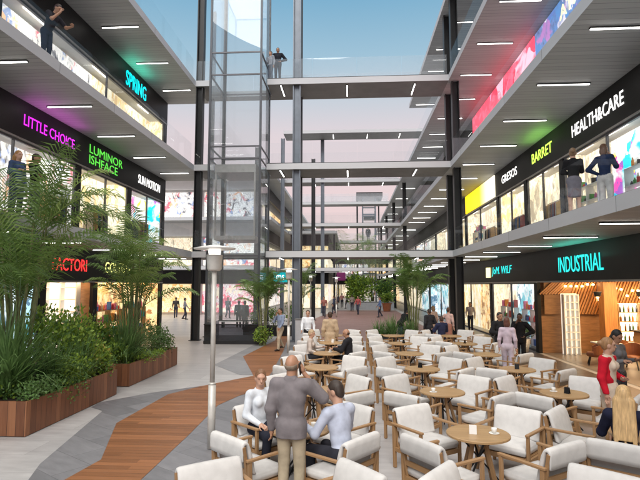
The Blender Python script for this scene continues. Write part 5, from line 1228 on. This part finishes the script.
person('man in navy standing before the lit shop behind the near palm',at(74,14.2,.006),1.3,'stand',('down','hold'),('jacket',(.02,.025,.05)),(B_,(.02,.02,.03)),('short',(.02,.015,.012)),'tan',.98,.016)
for i,(px,yy,c,lb_) in enumerate(((342,62,(.5,.25,.25),'far shopper in a pinkish top in the centre of the court'),(347,60,(.6,.58,.55),'far shopper in a white top in the centre of the court'),(337,57,(.1,.1,.13),'far shopper in dark clothes in the centre of the court'),(324,44,(.3,.12,.1),'far shopper in a dark red top left of the court centre'))):
    person(lb_,at(px,yy,.006),i,'stand',('down','hold'),('shirt',c),(B_,(.05,.05,.07)),('short',(.03,.02,.015)),'tan',1.02,.026,stride=.1)

for i,(px,yy,c,lb_) in enumerate(((352,54,(.45,.4,.35),'far shopper in a beige top right of the court centre'),(334,49,(.05,.06,.1),'far shopper in navy left of the purple sign'),(358,48,(.35,.08,.08),'far shopper in a red top before the grey planter'),(228,42,(.12,.12,.13),'far shopper in charcoal beyond the lift base'),(185,40,(.30,.30,.33),'far shopper in grey between the left palms and the lift'),(176,42,(.06,.05,.05),'far shopper in black before the amber lit window'),(380,44,(.1,.15,.3),'far shopper in a blue top on the red paving'),(470,31,(.5,.42,.4),'shopper in a pale top at the right shops beyond the columns'))):
    person(lb_,at(px,yy,.006),i*1.3,'stand',('down','swing'),('shirt',c),(B_,(.05,.05,.07)),('short',(.03,.02,.015)),'tan',1.0,.024,stride=.12)
# red cardigan worn open over the cream dress: built like the other clothes
for o in list(COL.objects):
    if o.get('label','').startswith('woman in a red cardigan'):
        P=v3(0,0,.93); pr=[]
        sh=[P+v3(s*.165,-.01,.475) for s in (-1,1)]; el=[sh[0]+v3(-.10,-.02,-.27),sh[1]+v3(.055,-.03,-.285)]; wr=[P+v3(-.08,.20,.16),el[1]+v3(.01,.07,-.25)]
        pr=[('c',sh[0]*.94+sh[1]*.06,sh[1]*.94+sh[0]*.06,.085,.085),('e',P+v3(0,-.02,.34),(.168,.128,.20),None),('e',P+v3(0,-.02,.15),(.15,.125,.19),None)]
        for i in (0,1): pr+=[('c',sh[i],el[i],.075,.064),('c',el[i],wr[i]*.93+el[i]*.07,.063,.048)]
        V,F=snet(pr,.0105,[(P+v3(0,0,.535),(0,.3,1)),(P+v3(0,0,-.06),(0,0,-1))],k=.03)
        # open front: leave out the faces over the breastbone
        cen=V[F].mean(1); keep=~((cen[:,1]>.045)&(abs(cen[:,0])<.052+.05*np.clip((.95+.35-cen[:,2]),0,1)))
        nmesh('cardigan',[(V,F[keep],0)],[cloth((.55,.012,.03))],o)
# ------------------------------------------------------------------ light
w=bpy.data.worlds.new('World'); S.world=w; w.use_nodes=True; nt=w.node_tree; bg=nt.nodes['Background']
SUN_EL,SUN_AZ=R(44),R(183)     # soft light from behind the camera
sky=nt.nodes.new('ShaderNodeTexSky'); sky.sky_type='NISHITA'; sky.sun_disc=False; sky.sun_elevation=SUN_EL; sky.sun_rotation=SUN_AZ
sky.air_density=1.0; sky.dust_density=1.0; sky.ozone_density=1.5
tc=nt.nodes.new('ShaderNodeTexCoord'); sp=nt.nodes.new('ShaderNodeSeparateXYZ'); nt.links.new(tc.outputs['Generated'],sp.inputs[0])
rp=nt.nodes.new('ShaderNodeValToRGB'); e=rp.color_ramp.elements
# dusk haze: a pink to lilac layer of air near the horizon, blue above, and overhead an added bright cap, out of view, for neutral light
st=[(.0,(3.6,2.55,2.4)),(.12,(3.25,2.35,2.25)),(.20,(3.2,2.45,2.4)),(.29,(2.95,2.52,2.55)),(.36,(2.2,2.42,2.62)),(.42,(1.4,2.12,2.58)),(.52,(.74,1.64,2.34)),(.62,(1.0,1.85,2.5)),(.90,(9.0,8.5,8.0)),(1.0,(11.5,10.9,10.2))]
while len(e)<len(st): e.new(.5)
for i,(p,c) in enumerate(st): e[i].position=p; e[i].color=(*c,1)
nt.links.new(sp.outputs['Z'],rp.inputs[0])
mx=nt.nodes.new('ShaderNodeMix'); mx.data_type='RGBA'; mx.inputs[0].default_value=.94
nt.links.new(sky.outputs[0],mx.inputs[6]); nt.links.new(rp.outputs[0],mx.inputs[7]); nt.links.new(mx.outputs[2],bg.inputs[0])
bg.inputs[1].default_value=.15
sl=bpy.data.lights.new('sun','SUN'); sl.energy=1.5; sl.angle=R(38); sl.color=(1,.95,.88)
so=bpy.data.objects.new('sun',sl); link(so)
so.rotation_euler=(PI/2-SUN_EL,0,PI-SUN_AZ) 
# warm pools of light inside the open restaurants
def pool(name,x,y,z,p,sx,sy,col=(1,.72,.42)):
    l=bpy.data.lights.new(name,'AREA'); l.shape='RECTANGLE'; l.size=sx; l.size_y=sy; l.energy=p; l.color=col
    o=bpy.data.objects.new(name,l); link(o); o.location=(x,y,z)
pool('restaurant_lamps',11.5,15,2.95,420,5,10); pool('shop_lamps',-12.8,18.2,2.95,90,3,2.5); pool('shop_lamps',-12,23.6,2.95,160,2,6)
l_=bpy.data.lights.new('added_wall_fill','AREA'); l_.shape='RECTANGLE'; l_.size=5; l_.size_y=.4; l_.energy=80; l_.color=(1,.68,.34); o_=bpy.data.objects.new('added_wall_fill',l_); link(o_); o_.location=(11.2,18.6,2.9); o_.rotation_euler=(R(62),0,0)  # added light without a fixture, turns the end wall golden
# ------------------------------------------------------------------ camera
cd=bpy.data.cameras.new('camera'); cd.sensor_width=36; cd.lens=36*FPX/640; cd.clip_end=2000; cd.clip_start=.05
co=bpy.data.objects.new('camera',cd); link(co); co.location=(0,0,CH); co.rotation_euler=(PI/2+PITCH,0,YAW); S.camera=co
v=S.view_settings; v.view_transform='Standard'; v.look='None'; v.gamma=1; v.use_curve_mapping=False; v.exposure=0.8
S.cycles.use_denoising=True; S.cycles.max_bounces=8; S.cycles.transparent_max_bounces=24; S.cycles.diffuse_bounces=3; S.cycles.glossy_bounces=3; S.cycles.caustics_reflective=False; S.cycles.caustics_refractive=False
S.cycles.sample_clamp_indirect=6
